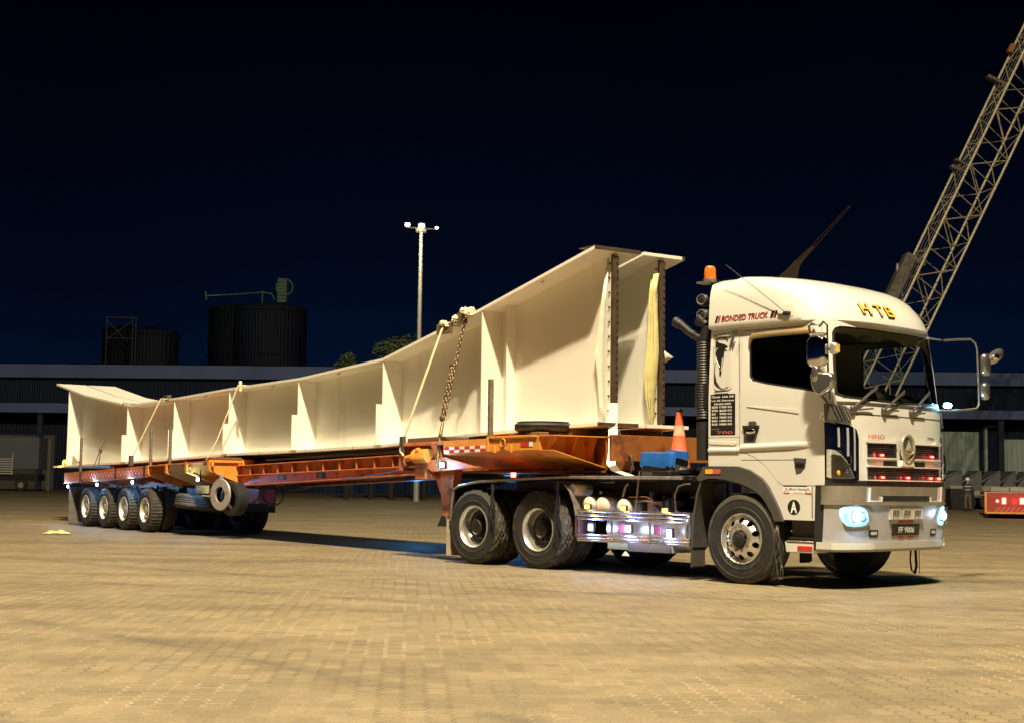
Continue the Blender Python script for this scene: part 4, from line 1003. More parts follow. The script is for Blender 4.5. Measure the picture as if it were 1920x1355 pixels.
# ------------------------------------------------------------------ exhaust / intake stack, beacon, horns, gear on the catwalk
m = MB(); prof = []
z = 1.46
m.cyl((-.76, 1.0, 1.46), (-.76, 1.0, 1.93), .085, None, 24)
pr = [(.085, 0), (.095, .0), (.095, .03)]
zz = 1.94; pts = []
for i in range(60):
    pts.append((.078 + .010 * (i % 2), i * .0165))
m.lathe([(r_, h_) for r_, h_ in pts], (-.76, 1.0, 1.96), (0, 0, 1), 20)
m.box(-.84, -.68, .93, 1.07, 2.10, 2.40); m.cyl((-.76, 1.0, 2.9), (-.70, 1.0, 3.12), .075, .06, 18)
m.cyl((-.66, .95, 3.10), (-.66, .95, 3.64), .030, None, 8); m.box(-.64, -.52, .90, 1.0, 2.9, 3.66)
m.build('air_intake_stack', 'black', TR, flip=True, ang=40)
m = MB(); m.cyl((-.70, 1.02, 3.12), (-.80, 1.02, 3.20), .05, .09, 16); m.tube([(-.78, 1.0, 2.95), (-.98, 1.0, 3.05), (-1.15, 1.0, 3.18)], [.05, .05, .055], 12); m.cyl((-1.12, 1.0, 3.15), (-1.22, 1.0, 3.21), .06, .066, 14); m.build('exhaust_pipe', 'black', TR, flip=True, ang=40)
m = MB()
for z in (3.25, 3.44): m.blob((-.74, 1.0, z), (.085, .08, .075)); m.torus((-.74, 1.075, z), (.2, 1, 0), .06, .008, 20, 6, 1)
m.build('work_lamp', ['black', 'steel'], TR, flip=True, ang=50)
m = MB(); m.box(-.80, -.56, .93, 1.10, 3.640, 3.662, 1); m.lathe([(.085, 0), (.085, .03), (.078, .035)], (-.66, 1.0, 3.662), (0, 0, 1), 24, m=1); m.lathe([(.074, .03), (.072, .10), (.066, .165), (.050, .188), (.001, .195)], (-.66, 1.0, 3.665), (0, 0, 1), 24, m=0); m.build('roof_beacon', ['beacon', 'steel'], TR, flip=True, ang=40)
# mirrors, near side
m = MB(); m.blob((1.21, 1.42, 2.655), (.125, .07, .178), p=3.4, nu=32, nv=18); m.lathe([(.085, 0), (.10, .012), (.10, .03)], (1.21, 1.42, 2.83), (0, 0, 1), 24)
mr = m.build('main_mirror', 'chrome', TR, flip=True, ang=60)
m = MB(); m.blob((1.21, 1.452, 2.40), (.05, .045, .10)); m.prism([(a, 1.38, z) for a, z in [(1.13, 2.40), (1.19, 2.43), (1.40, 2.41), (1.445, 2.36), (1.43, 2.25), (1.30, 2.17), (1.24, 2.155), (1.17, 2.24)]], (0, .10, 0)); m.build('wide_angle_mirror', 'mirrorback', TR, flip=True, bevel=.025)
m = MB(); m.tube([(1.02, 1.20, 2.99), (1.06, 1.32, 2.99), (1.09, 1.41, 2.94), (1.12, 1.42, 2.83)], .012, 8); m.tube([(1.10, 1.22, 2.96), (1.22, 1.32, 3.0), (1.30, 1.36, 2.95), (1.31, 1.36, 2.3), (1.22, 1.2, 2.14)], .011, 8); m.tube([(1.20, 1.38, 2.2), (1.19, 1.20, 2.10)], .012, 8); m.build('mirror_arm', 'black', TR, flip=True)
m = MB(); m.tube([(1.22, 1.38, 2.675), (1.33, 1.37, 2.68)], [.02, .014], 8, 1); m.blob((1.39, 1.36, 2.685), (.05, .045, .065), p=3.2, m=0); m.box(1.43, 1.445, 1.33, 1.39, 2.64, 2.73, 2); m.build('side_camera_mirror', ['alu', 'black', 'goldish'], TR, flip=True, ang=50)
# mirrors, far side: arm bracket reaches forward and out
AM = 1.5
arm = [(1.10, -1.02, 3.03), (1.2, -1.00, 2.99), (1.42, -.88, 2.945), (AM, -.80, 2.936), (AM, -1.10, 2.97), (AM, -1.44, 3.0), (AM, -1.55, 2.96), (AM, -1.59, 2.88), (AM, -1.61, 2.5), (AM, -1.62, 2.20), (AM, -1.56, 2.15), (AM, -1.3, 2.12), (1.4, -1.05, 2.10), (1.2, -1.15, 2.12)]
m = MB(); m.tube(arm, .013, 8); m.build('mirror_arm', 'steel', TR, flip=True)
m = MB(); m.blob((AM + .04, -1.72, 2.70), (.05, .085, .14), p=3.2); m.build('main_mirror', 'mirrorback', TR, flip=True, ang=60)
m = MB(); m.blob((AM + .04, -1.70, 2.37), (.05, .07, .11), p=3.0); m.build('wide_angle_mirror', 'mirrorback', TR, flip=True, ang=60)
m = MB(); rot = Matrix.Rotation(R(28), 3, 'X'); m.blob((AM + .05, -1.95, 2.82), (.06, .20, .075), p=2.2, ax=Matrix.Rotation(R(-24), 3, 'X')); m.blob((AM + .08, -1.88, 2.80), (.05, .06, .05), m=1); m.build('kerb_mirror', ['mirrorback', 'chrome'], TR, flip=True, ang=60)
# blue-white strobe on the far corner
sb = (1.28, -1.215, 2.165)
m = MB(); m.box(sb[0] - .03, sb[0] + .03, sb[1] - .03, sb[1] + .03, sb[2] - .03, sb[2] + .02, 1); m.blob((sb[0] + .02, sb[1], sb[2] + .01), (.045, .05, .032), m=0); m.build('strobe_lamp', ['bluestrobe', 'black'], TR, flip=True)
lamp('strobe_light', 'POINT', TF.l((sb[0] + .12, sb[1] - .06, sb[2] + .04)), 8, (.18, .62, 1.0), .05, parent=TR)
# coiled suzie hoses behind the cab
m = MB()
pts = []
for i in range(90):
    t = i / 89; th = i * .9
    pts.append((-1.05 - .75 * t, .30 + .07 * math.cos(th), 1.55 + .07 * math.sin(th) - .25 * math.sin(math.pi * t)))
m.tube(pts, .012, 6); m.build('air_hose', 'steelgrey', TR, flip=True)
m = MB(); m.tube([(-2.05, .95, 1.55), (-1.98, .96, 1.50), (-1.96, .96, 1.40), (-2.0, .95, 1.30), (-2.08, .94, 1.27)], .014, 8); m.build('air_hose', 'steelgrey', TR, flip=True)
m = MB(); m.box(-1.60, -1.30, .70, 1.0, 1.222, 1.33); m.box(-1.15, -.85, .55, 1.1, 1.222, 1.27); m.box(-2.6, -1.0, -.5, .45, 1.222, 1.32); m.build('catwalk_box', 'blackmetal', TR, flip=True, bevel=.01)
# ------------------------------------------------------------------ semi-trailer
TL = empty('semi_trailer', (RF.o[0], RF.o[1], 0), RF.rz)
tag(TL, 'long orange extendable low-bed semi-trailer with four rear axles, carrying the steel girders', 'trailer')
def deck(a): return float(np.interp(a, [-19, -16, -13.2, -9.9, -8, -2.4, 1.3], [1.267, 1.345, 1.435, 1.515, 1.54, 1.735, 1.778]))
def seg(m, a0, a1, b0, b1, top, bot, mi=0, n=1):
    """beam following the deck slope; top/bot are functions of a"""
    for i in range(n):
        x0 = a0 + (a1 - a0) * i / n; x1 = a0 + (a1 - a0) * (i + 1) / n
        m.hexa([(x0, b0, bot(x0)), (x0, b1, bot(x0)), (x0, b1, top(x0)), (x0, b0, top(x0))], [(x1, b0, bot(x1)), (x1, b1, bot(x1)), (x1, b1, top(x1)), (x1, b0, top(x1))], mi)
D = lambda d: (lambda a: deck(a) - d)
# front platform
m = MB(); seg(m, -1.16, 1.25, -1.40, 1.40, D(.0), D(.03)); seg(m, -1.16, 1.25, 1.375, 1.402, D(.032), D(.185)); seg(m, -1.16, 1.25, -1.402, -1.375, D(.032), D(.185))
m.hexa([(-1.16, 1.40, deck(-1.16) - .185), (-1.16, .50, deck(-1.16) - .42), (-1.16, .50, deck(-1.16) - .41), (-1.16, 1.40, deck(-1.16) - .175)], [(1.25, 1.40, 1.593), (1.25, .50, 1.37), (1.25, .50, 1.38), (1.25, 1.40, 1.603)])
m.hexa([(-1.16, -1.40, deck(-1.16) - .185), (-1.16, -.50, deck(-1.16) - .42), (-1.16, -.50, deck(-1.16) - .41), (-1.16, -1.40, deck(-1.16) - .175)], [(1.25, -1.40, 1.593), (1.25, -.50, 1.37), (1.25, -.50, 1.38), (1.25, -1.40, 1.603)])
m.build('front_deck', 'orange', TL, flip=True, bevel=.004)
for sd in (1, -1):
    m = MB(); m.prism([(1.25, b * sd, z) for b, z in [(1.40, 1.776), (1.40, 1.595), (.50, 1.37), (.50, 1.776)]], (.012, 0, 0)); m.box(1.25, 1.60, min(.5 * sd, 1.42 * sd), max(.5 * sd, 1.42 * sd), 1.772, 1.785)
    for b in (1.30, .95, .62):
        zb = 1.37 + (b - .5) / .9 * .225
        m.prism([(1.262, b * sd, 1.77), (1.50, b * sd, 1.77), (1.46, b * sd, 1.70), (1.30, b * sd, zb), (1.262, b * sd, zb)], (0, .012, 0))
    m.prism([(1.262, b * sd, z) for b, z in [(1.40, 1.593), (.5, 1.368), (.5, 1.356), (1.40, 1.581)]], (.30, 0, 0))
    m.build('front_bulkhead', 'orange', TL, flip=True)
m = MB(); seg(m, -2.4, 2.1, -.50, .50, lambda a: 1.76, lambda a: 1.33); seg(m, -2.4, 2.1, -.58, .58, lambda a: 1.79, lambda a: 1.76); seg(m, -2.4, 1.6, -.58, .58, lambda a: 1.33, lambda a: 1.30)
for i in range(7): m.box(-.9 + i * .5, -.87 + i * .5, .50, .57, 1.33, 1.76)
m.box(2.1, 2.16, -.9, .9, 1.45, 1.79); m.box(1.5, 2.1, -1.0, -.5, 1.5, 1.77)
m.build('gooseneck', 'orangeshade', TL, flip=True, bevel=.005)
m = MB(); m.cyl((-.25, 1.0, 1.50), (-.25, 1.402, 1.60), .01, .01, 6)
m.prism([(a, 1.404, z) for a, z in [(-1.13, 1.665), (-.02, 1.69), (-.02, 1.590), (-1.13, 1.56)]], (0, .004, 0), 0)
for i in range(16):
    for j in range(2):
        a = -1.12 + i * .068; 
        m.box(a, a + .062, 1.409, 1.411, 1.572 + .046 * j + .0018 * i * .4, 1.612 + .046 * j + .0018 * i * .4, 1 if (i // 2 + j) % 2 else 2)
m.box(.82, 1.02, 1.404, 1.408, 1.64, 1.70, 1); m.box(1.02, 1.10, 1.404, 1.408, 1.64, 1.70, 2)
m.build('reflective_strip', ['orange', 'red', 'whiterefl'], TL, flip=True)
m = MB(); m.box(.0, .06, 1.402, 1.43, 1.58, 1.775); m.torus((.42, 1.425, 1.70), (0, 1, 0), .055, .010, 16, 6, sx=1.0); m.box(.36, .48, 1.404, 1.42, 1.60, 1.64); m.box(.20, .235, 1.404, 1.44, 1.56, 1.66); m.box(.60, .63, 1.404, 1.43, 1.56, 1.66); m.box(.02, 1.2, 1.40, 1.425, 1.762, 1.792)
m.build('side_fitting', 'orange', TL, flip=True, bevel=.005)
# small crossbeam frame with winch behind the platform (a -2.5 .. -1.16)
m = MB(); seg(m, -2.40, -1.16, 1.25, 1.40, D(.0), D(.05)); seg(m, -2.46, -2.38, .55, 1.40, D(.02), D(.42)); seg(m, -2.4, -1.16, .52, .60, D(.03), D(.42)); m.prism([(-2.30, 1.38, 1.37), (-1.90, 1.38, 1.42), (-1.16, 1.38, 1.52), (-.60, 1.38, 1.42), (-.30, 1.38, 1.36), (-1.5, 1.38, 1.30), (-1.60, 1.38, 1.34)], (0, -.04, 0)); m.box(-2.0, -1.7, .9, 1.38, 1.19, 1.38)
for z in (1.46, 1.51): m.cyl((-1.55, 1.372, z), (-1.55, 1.39, z), .018, None, 10)
m.build('support_frame', 'redor', TL, flip=True, bevel=.006)
m = MB(); seg(m, -2.35, -1.25, .9, 1.32, D(-.075), D(.0)); m.build('timber_packer', 'wood', TL, flip=True, bevel=.01)
m = MB(); m.cyl((-2.05, 1.36, 1.535), (-1.62, 1.36, 1.535), .085, None, 20)
for i in range(6): m.torus((-1.98 + i * .07, 1.36, 1.535), (1, 0, .1), .095, .018, 20, 6)
m.blob((-1.85, 1.42, 1.62), (.05, .04, .04)); m.cyl((-2.28, 1.37, 1.50), (-2.10, 1.37, 1.52), .045, .055, 12); m.build('winch', 'orange', TL, flip=True, ang=50)
# landing leg
for sd in (1, -1):
    m = MB(); b = 1.12 * sd; m.prism([(-1.58, b - .07, 1.36), (-1.18, b - .07, 1.36), (-1.30, b - .07, .72), (-1.34, b - .07, .62), (-1.52, b - .07, .62), (-1.54, b - .07, .8)], (0, .14, 0)); m.prism([(-1.60, b, 1.30), (-1.85, b, 1.28), (-1.56, b, .85)], (0, .02, 0))
    for i in range(5): m.box(-1.30, -1.27, b + .07, b + .076, .88 + i * .08, .91 + i * .08, 1)
    lg = m.build('landing_leg', ['redor', 'rust'], TL, flip=True, bevel=.008)
    m = MB(); m.prism([(-1.62, b - .09, .50), (-1.30, b - .09, .50), (-1.34, b - .09, .60), (-1.40, b - .09, .66), (-1.50, b - .09, .66)], (0, .18, 0)); m.build('foot', 'blackmetal', lg, flip=True, bevel=.01)
# middle main beams (extended spine)
for sd in (1, -1):
    m = MB(); top = lambda a: 1.56 + (a + 3.6) * .0235; bot = lambda a: 1.26 + (a + 3.6) * .0345
    seg(m, -9.9, -2.4, .66 * sd, .72 * sd, top, bot); seg(m, -9.9, -2.4, .55 * sd, .82 * sd, lambda a: top(a) + .02, top); seg(m, -9.9, -2.4, .55 * sd, .82 * sd, bot, lambda a: bot(a) - .02); seg(m, -9.9, -2.4, .72 * sd, .80 * sd, lambda a: top(a) - .165, lambda a: top(a) - .185)
    for i in range(11):
        a = -9.3 + i * .62; m.box(a, a + .02, min(.72 * sd, .80 * sd), max(.72 * sd, .80 * sd), top(a) - .165, top(a))
    m.build('main_beam', 'redor', TL, flip=True, bevel=.004)
m = MB()
for a in (-8.0, -6.4): m.box(a - .17, a + .17, .722, .728, 1.16 + (a + 8) * .03, 1.25 + (a + 8) * .03, 0); m.text('35T', (a, .7295, 1.205 + (a + 8) * .03), (1, 0, 0), (0, 0, 1), 1, m=1, aspect=(.12, .05))
m.build('load_plate', ['decalblack', 'whiterefl'], TL, flip=True, ang=0)
m = MB(); seg(m, -9.9, -2.5, -.5, .5, lambda a: 1.50 + (a + 3.6) * .0235, lambda a: 1.40 + (a + 3.6) * .0235, n=1)
for i in range(9): m.box(-9.5 + i * .85, -9.42 + i * .85, -.66, .66, 1.22, 1.40)
m.build('inner_spine', 'blackmetal', TL, flip=True)
m = MB(); seg(m, -9.0, -2.5, .15, .60, lambda a: 1.655 + (a + 3.6) * .019, lambda a: 1.62 + (a + 3.6) * .019); m.build('cable_tray', 'steelgrey', TL, flip=True)
m = MB(); m.box(-3.75, -2.75, .725, .735, 1.37, 1.50, 0)
for i in range(5): m.box(-3.45 + i * .10, -3.37 + i * .10, .736, .738, 1.40, 1.46, 1 + i % 2)
m.build('reflective_strip', ['redor', 'whiterefl', 'red'], TL, flip=True)
# rear deck
m = MB(); seg(m, -18.95, -9.9, -1.40, 1.40, D(0), D(.03), n=4); seg(m, -18.95, -9.9, -.60, -.50, D(.03), D(.42), n=4); seg(m, -18.95, -9.9, .50, .60, D(.03), D(.42), n=4); seg(m, -18.95, -13.2, 1.37, 1.402, D(.03), D(.25), n=2); seg(m, -18.95, -9.9, -1.402, -1.37, D(.03), D(.22), n=2); seg(m, -18.99, -18.95, -1.40, 1.40, D(.0), D(.26))
m.build('rear_deck', 'redor', TL, flip=True, bevel=.005)
# tapered outriggers
for i, a in enumerate((-9.90, -11.05, -12.14, -13.22, -14.4, -15.7, -17.0, -18.2)):
    for sd in (1, -1):
        z = deck(a); m = MB(); dz = .47 if a > -13.5 else .34
        m.prism([(a, 1.40 * sd, z - .03), (a, 1.40 * sd, z - .19), (a, .60 * sd, z - dz), (a, .55 * sd, z - .03)], (-.014, 0, 0))
        m.prism([(a + .05, 1.40 * sd, z - .185), (a + .05, .60 * sd, z - dz + .005), (a + .05, .60 * sd, z - dz - .012), (a + .05, 1.40 * sd, z - .202)], (-.11, 0, 0))
        m.prism([(a + .05, 1.40 * sd, z - .03), (a + .05, .55 * sd, z - .03), (a + .05, .55 * sd, z - .015), (a + .05, 1.40 * sd, z - .015)], (-.09, 0, 0))
        m.box(a - .05, a + .05, min(1.385 * sd, 1.41 * sd), max(1.385 * sd, 1.41 * sd), z - .19, z + .005)
        if a > -13.5: m.blob((a + .07, 1.34 * sd, z - .08), (.03, .03, .045)); m.cyl((a + .06, 1.30 * sd, z - .19), (a + .09, 1.30 * sd, z - .19), .022, None, 8)
        m.build('outrigger', 'orange' if a > -13.5 else 'redor', TL, flip=True)
m = MB(); m.box(-9.90, -9.80, .48, .72, 1.055, 1.548); m.box(-9.90, -9.86, .72, 1.40, 1.50, 1.53)
m.prism([(-9.88, .72, 1.50), (-9.80, .80, 1.50), (-9.80, .80, 1.38), (-9.88, .72, 1.34)], (0, .012, 0)); ep = m.build('end_post', 'orange', TL, flip=True, bevel=.006)
m = MB(); m.prism([(-9.799, b, z) for b, z in rrect(.525, .675, 1.10, 1.35, .072, 6)], (.004, 0, 0), 0); m.text('A', (-9.793, .60, 1.225), (0, -1, 0), (0, 0, 1), 1, m=1, bold=.03, aspect=(.11, .17)); m.build('round_sign', ['decalblack', 'whiterefl'], ep, flip=True, ang=0)
m = MB(); m.box(-10.3, -9.86, .70, 1.34, 1.532, 1.585); m.build('timber_packer', 'wood', TL, flip=True, bevel=.012)
m = MB(); seg(m, -17.66, -13.35, 1.404, 1.410, D(.02), D(.21), 0, 3)
for i in range(44):
    for j in range(2):
        a = -17.6 + i * .096; z = deck(a) - .115 + .058 * j - .03
        m.box(a, a + .085, 1.411, 1.4125, z - .024, z + .026, 1 if (i + j) % 2 else 2)
m.build('reflective_strip', ['redor', 'red', 'pinkish'], TL, flip=True)
m = MB()
for a in (-13.38, -15.2, -17.68): m.box(a - .03, a + .03, 1.404, 1.43, deck(a) - .24, deck(a) + .01)
m.build('strip_bracket', 'blackmetal', TL, flip=True)
# stakes
for a, b, z1 in ((-.08, 1.30, 2.60), (-12.21, 1.30, 2.30), (-13.33, 1.30, 2.25), (-18.05, 1.30, 2.13)):
    m = MB(); m.cyl((a, b, deck(a) - .02), (a, b, z1), .042 if a > -1 else .036, None, 14); m.build('stake', 'steel', TL, flip=True)
# axles, suspension, wheels
m = MB()
AX = (-13.45, -14.78, -16.10, -17.40)
for a in AX:
    m.cyl((a, -1.0, .475), (a, 1.0, .475), .07, None, 12)
    for b in (.55, -.55): m.box(a - .35, a + .35, b - .05, b + .05, .52, .62); m.box(a - .1, a + .1, b - .08, b + .08, .62, 1.0)
m.box(-18.5, -12.2, -.5, .5, .86, 1.0); m.build('suspension', 'blackmetal', TL, flip=True)
for a in AX:
    for sd in (1, -1): make_wheel(TL, a, .475, 1.36, 'trailer', sd)
# dark storage bins between the beams, ahead of the axles
m = MB(); m.box(-12.9, -12.1, -1.1, .3, .45, 1.02); m.box(-12.2, -11.0, .5, .9, .62, .98); m.build('equipment_box', 'blackmetal', TL, flip=True, bevel=.02)
m = MB(); m.box(-10.45, -9.50, .15, .50, .69, .985); m.build('tool_box', 'maroon', TL, flip=True, bevel=.01)
m = MB(); m.box(-11.6, -10.9, .92, .96, .86, 1.03); m.box(-11.5, -11.2, .96, .98, .90, .99); m.box(-12.4, -10.7, .98, 1.02, .80, .83); m.build('valve_cover', 'orange', TL, flip=True, bevel=.01)
# spare wheels slung under the deck
sp1 = tyre_mesh(.15, .28, .50, .27, 0).build('spare_wheel', ['rubber', 'tread'], TL, ang=30, flip=True); sp1.location = (-11.55, -.88, .67); sp1.rotation_euler = (R(82), 0, R(0))
m = MB(); m.lathe([(.268, .10), (.20, .06), (.13, .08), (.10, .10), (.001, .10)], (0, 0, 0), (0, 1, 0), 40); m.build('rim', 'paleRim2', sp1, flip=True)
m = MB(); m.lathe([(.155, -.02), (.155, .02), (.30, .02), (.315, .0), (.30, -.02), (.155, -.02)], (-9.68, 1.22, .86), (.25, .97, 0), 48); m.box(-9.72, -9.64, 1.19, 1.23, 1.0, 1.25); m.build('hanging_disc', 'palemetal', TL, flip=True, ang=40)
m = MB(); m.lathe([(.30, -.12), (.33, -.10), (.33, .10), (.30, .12), (.2, .12), (.2, -.12), (.30, -.12)], (-9.62, .95, .78), (.2, .98, 0), 40); m.build('spare_tyre', 'rubber', TL, flip=True, ang=40)
# hoses
for pts_, r_ in (([(-9.55, .6, .70), (-9.25, .6, .82), (-9.05, .6, .98), (-9.0, .6, 1.03)], .018), ([(-8.62 + .44 * math.cos(t), .6, .86 + .19 * math.sin(t)) for t in [R(120 - 25 * i) for i in range(15)]], .016), ([(-8.2, .6, 1.05), (-8.0, .6, .97), (-7.6, .6, .98), (-7.3, .6, 1.0), (-6.8, .6, 1.06), (-6.5, .6, 1.10)], .014)):
    m = MB(); m.tube(pts_, r_, 8); m.build('air_hose', 'black', TL, flip=True)
m = MB(); m.tube([(-2.2, 1.3, 1.40), (-3.2, 1.1, 1.30), (-4.5, .95, 1.22), (-5.2, .9, 1.20)], .010, 6); m.tube([(-2.0, 1.3, 1.34), (-3.1, 1.1, 1.24), (-4.3, .95, 1.17)], .008, 6); m.build('electric_cable', 'bluecable', TL, flip=True)
# mudflap at the rear
for sd in (1, -1):
    m = MB(); m.box(-18.62, -18.59, min(.75 * sd, 1.38 * sd), max(.75 * sd, 1.38 * sd), .06, .93); m.build('mudflap', 'greyflap', TL, flip=True)
# marker lamps
for a, z, b in ((-18.85, .94, 1.34), (-16.67, 1.00, 1.34), (-14.29, 1.07, 1.34), (-10.90, 1.15, 1.20), (-1.165, 1.40, 1.42)):
    m = MB(); m.box(a - .06, a + .06, b - .05, b - .005, z - .045, z + .045, 1); m.box(a - .045, a + .045, b - .005, b + .008, z - .030, z + .030, 0)
    m.box(a - .01, a + .01, b - .06, b - .04, z, z + .2, 1); m.build('marker_lamp', ['led', 'black'], TL, flip=True)
    lamp('marker_light', 'POINT', RF.l((a, b + .12, z - .01)), 22 if a < -2 else 14, (.22, .52, 1.0), .04, parent=TL)
m = MB(); m.box(.05, .13, 1.0, 1.03, 1.23, 1.30); m.build('red_marker_lamp', 'redled', TL, flip=True); lamp('red_marker_light', 'POINT', RF.l((.0, 1.08, 1.22)), .5, (1, .06, .05), .03, parent=TL)
lamp('under_deck_light', 'POINT', RF.l((-1.0, .75, 1.22)), .3, (1, .10, .08), .05, parent=TL)
for a, b, p_ in ((-6.5, -1.2, 26), (-3.6, -1.35, 26), (-19.2, -.6, 90)):  # added lamps, hidden behind the beam, to throw blue light on the ground
    m = MB(); m.box(a - .06, a + .06, b - .03, b, 1.30, 1.38); m.build('added_blue_lamp', 'led2', TL, flip=True)
    lamp('added_blue_light', 'POINT', RF.l((a, b - .15, .85)), p_, (.03, .30, .85), .05, parent=TL)

# ------------------------------------------------------------------ steel girders
tops = [(1.55, 4.347), (-1.24, 3.755), (-4.22, 3.195), (-7.32, 3.036), (-10.46, 3.000), (-13.47, 2.925), (-16.42, 2.880), (-19.70, 3.262), (-22.10, 3.665)]
bots = [(1.62, 1.925), (-1.20, 1.850), (-4.18, 1.716), (-7.28, 1.668), (-10.40, 1.634), (-13.38, 1.562), (-16.30, 1.500), (-22.10, 1.415)]
zt = lambda a: float(np.interp(-a, [-x for x, _ in tops], [z for _, z in tops])); zb = lambda a: float(np.interp(-a, [-x for x, _ in bots], [z for _, z in bots]))
brk = sorted(set([1.55, -1.24, -4.22, -7.32, -10.46, -13.47, -16.42, -19.70, -22.10]), reverse=True)
def girder(name, cb, ca, hw, near):
    G = empty(name, (RF.o[0], RF.o[1], 0), RF.rz); FT, WT = .045, .03
    a_front = 1.55 + ca; xs = [a_front] + brk[1:]
    m = MB(); 
    for x0, x1 in zip(xs, xs[1:]):
        m.hexa([(x0, cb - hw, zt(x0) - FT), (x0, cb + hw, zt(x0) - FT), (x0, cb + hw, zt(x0)), (x0, cb - hw, zt(x0))], [(x1, cb - hw, zt(x1) - FT), (x1, cb + hw, zt(x1) - FT), (x1, cb + hw, zt(x1)), (x1, cb - hw, zt(x1))])
    m.build('top_flange', 'girder', G, flip=True, ang=0)
    m = MB()
    for x0, x1 in zip(xs, xs[1:]):
        x0b = x0 + (.09 if x0 == a_front else 0)
        m.hexa([(x0b, cb - hw, zb(x0)), (x0b, cb + hw, zb(x0)), (x0b, cb + hw, zb(x0) + FT), (x0b, cb - hw, zb(x0) + FT)], [(x1, cb - hw, zb(x1)), (x1, cb + hw, zb(x1)), (x1, cb + hw, zb(x1) + FT), (x1, cb - hw, zb(x1) + FT)])
    m.build('bottom_flange', 'girder', G, flip=True, ang=0)
    m = MB(); ws_ = [a_front - .06] + brk[1:-1] + [-21.95]
    for x0, x1 in zip(ws_, ws_[1:]):
        m.hexa([(x0, cb - WT / 2, zb(x0) + FT), (x0, cb + WT / 2, zb(x0) + FT), (x0, cb + WT / 2, zt(x0) - FT), (x0, cb - WT / 2, zt(x0) - FT)], [(x1, cb - WT / 2, zb(x1) + FT), (x1, cb + WT / 2, zb(x1) + FT), (x1, cb + WT / 2, zt(x1) - FT), (x1, cb - WT / 2, zt(x1) - FT)])
    m.build('web', 'girder', G, flip=True, ang=0)
    for a, st in ((-1.20, 0), (-4.20, 2.43), (-7.38, 2.355), (-10.54, 2.28), (-13.53, 2.225), (-16.50, 2.17), (-21.0, 0)):
        for sd in (1, -1):
            z0, z1 = zb(a) + FT, zt(a) - FT; b0 = cb + sd * WT / 2
            if st: ho = hw + (.105 if (sd > 0) == near else -.02); poly = [(b0, z0), (cb + sd * ho, z0), (cb + sd * ho, st), (cb + sd * (hw - .01), st), (cb + sd * (hw - .01), z1), (b0, z1)]
            else: poly = [(b0, z0), (cb + sd * (hw - .01), z0), (cb + sd * (hw - .01), z1), (b0, z1)]
            m = MB(); m.prism([(a, b, z) for b, z in poly], (-.022, 0, 0)); m.build('stiffener', 'girder', G, flip=True, ang=20)
    if True:   # second narrow plate next to the front stiffener, diagonal tear drop brackets
        m = MB(); a = -.86; z0, z1 = zb(a) + FT, zt(a) - FT; m.prism([(a, cb + WT / 2, z0), (a, cb + .17, z0), (a, cb + .17, z1), (a, cb + WT / 2, z1)], (-.02, 0, 0)); m.build('stiffener', 'girder', G, flip=True, ang=20)
    # bare steel splice strip at the front end of the web, with bolts
    a1 = a_front - .05; m = MB()
    for sd in (1, -1): m.hexa([(a1 - .07, cb + sd * WT / 2, zb(a1) + .05), (a1 - .07, cb + sd * (WT / 2 + .006), zb(a1) + .05), (a1 - .07, cb + sd * (WT / 2 + .006), zt(a1) - .06), (a1 - .07, cb + sd * WT / 2, zt(a1) - .06)], [(a1 + .006, cb + sd * WT / 2, zb(a1) + .05), (a1 + .006, cb + sd * (WT / 2 + .006), zb(a1) + .05), (a1 + .006, cb + sd * (WT / 2 + .006), zt(a1) - .06), (a1 + .006, cb + sd * WT / 2, zt(a1) - .06)])
    m.box(a1 - .012, a1 + .014, cb - .045, cb + .045, zb(a1) + .07, zt(a1) - .09)
    for i in range(22):
        z = zb(a1) + .12 + i * (zt(a1) - zb(a1) - .3) / 21
        m.cyl((a1 + .010, cb - .02, z), (a1 + .030, cb - .02, z), .014, None, 8)
        if i % 2: m.cyl((a1 - .10, cb + WT / 2, z), (a1 - .10, cb + WT / 2 + .02, z), .014, None, 8)
    m.build('splice_strip', 'girder_edge', G, flip=True)
    # dark mill edge of the flanges at the front
    m = MB(); bw = hw if near else hw * .0 
    if near:
        m.box(a_front + .001, a_front + .008, cb - hw, cb + hw, zt(a_front) - FT - .004, zt(a_front) + .004); m.box(a_front - .35, a_front + .006, cb - hw, cb + hw, zt(a_front) - .006, zt(a_front) + .006)
    else:
        m.box(a_front + .001, a_front + .008, cb - hw, cb - hw + .05, zt(a_front) - FT, zt(a_front))
    m.build('mill_edge', 'girder_edge', G, flip=True)
    if near: m = MB(); m.box(a_front + .092, a_front + .098, cb - hw + .1, cb + hw, zb(a_front) - .003, zb(a_front) + FT + .003); m.build('mill_edge', 'girder_edge', G, flip=True)
    # lifting clips / seams along the flange edge
    m = MB()
    if near:
        for a in (.25, -1.75, -5.9, -8.6, -11.9): m.tube([(a, cb + hw - .10, zt(a) - FT), (a + .01, cb + hw - .06, zt(a) - FT - .045), (a + .03, cb + hw - .02, zt(a) - FT - .03)], .006, 5)
        for a in (-1.0, -5.2, -7.0, -9.0, -12.6, -15.5): m.box(a, a + .012, cb + hw, cb + hw + .003, zb(a), zb(a) + FT)
        m.build('lashing_clip', 'girder_edge', G, flip=True)
    return G
GN = girder('steel_girder', .34, 0, .40, True)
GF = girder('steel_girder', -.49, 0, .375, False)
tag(GN, 'cream painted steel plate girder on the near side of the trailer, with stepped web stiffeners', 'girder', 'pair of haunched steel girders')
tag(GF, 'cream steel girder on the far side of the trailer, yellow wrap on its front end', 'girder', 'pair of haunched steel girders')
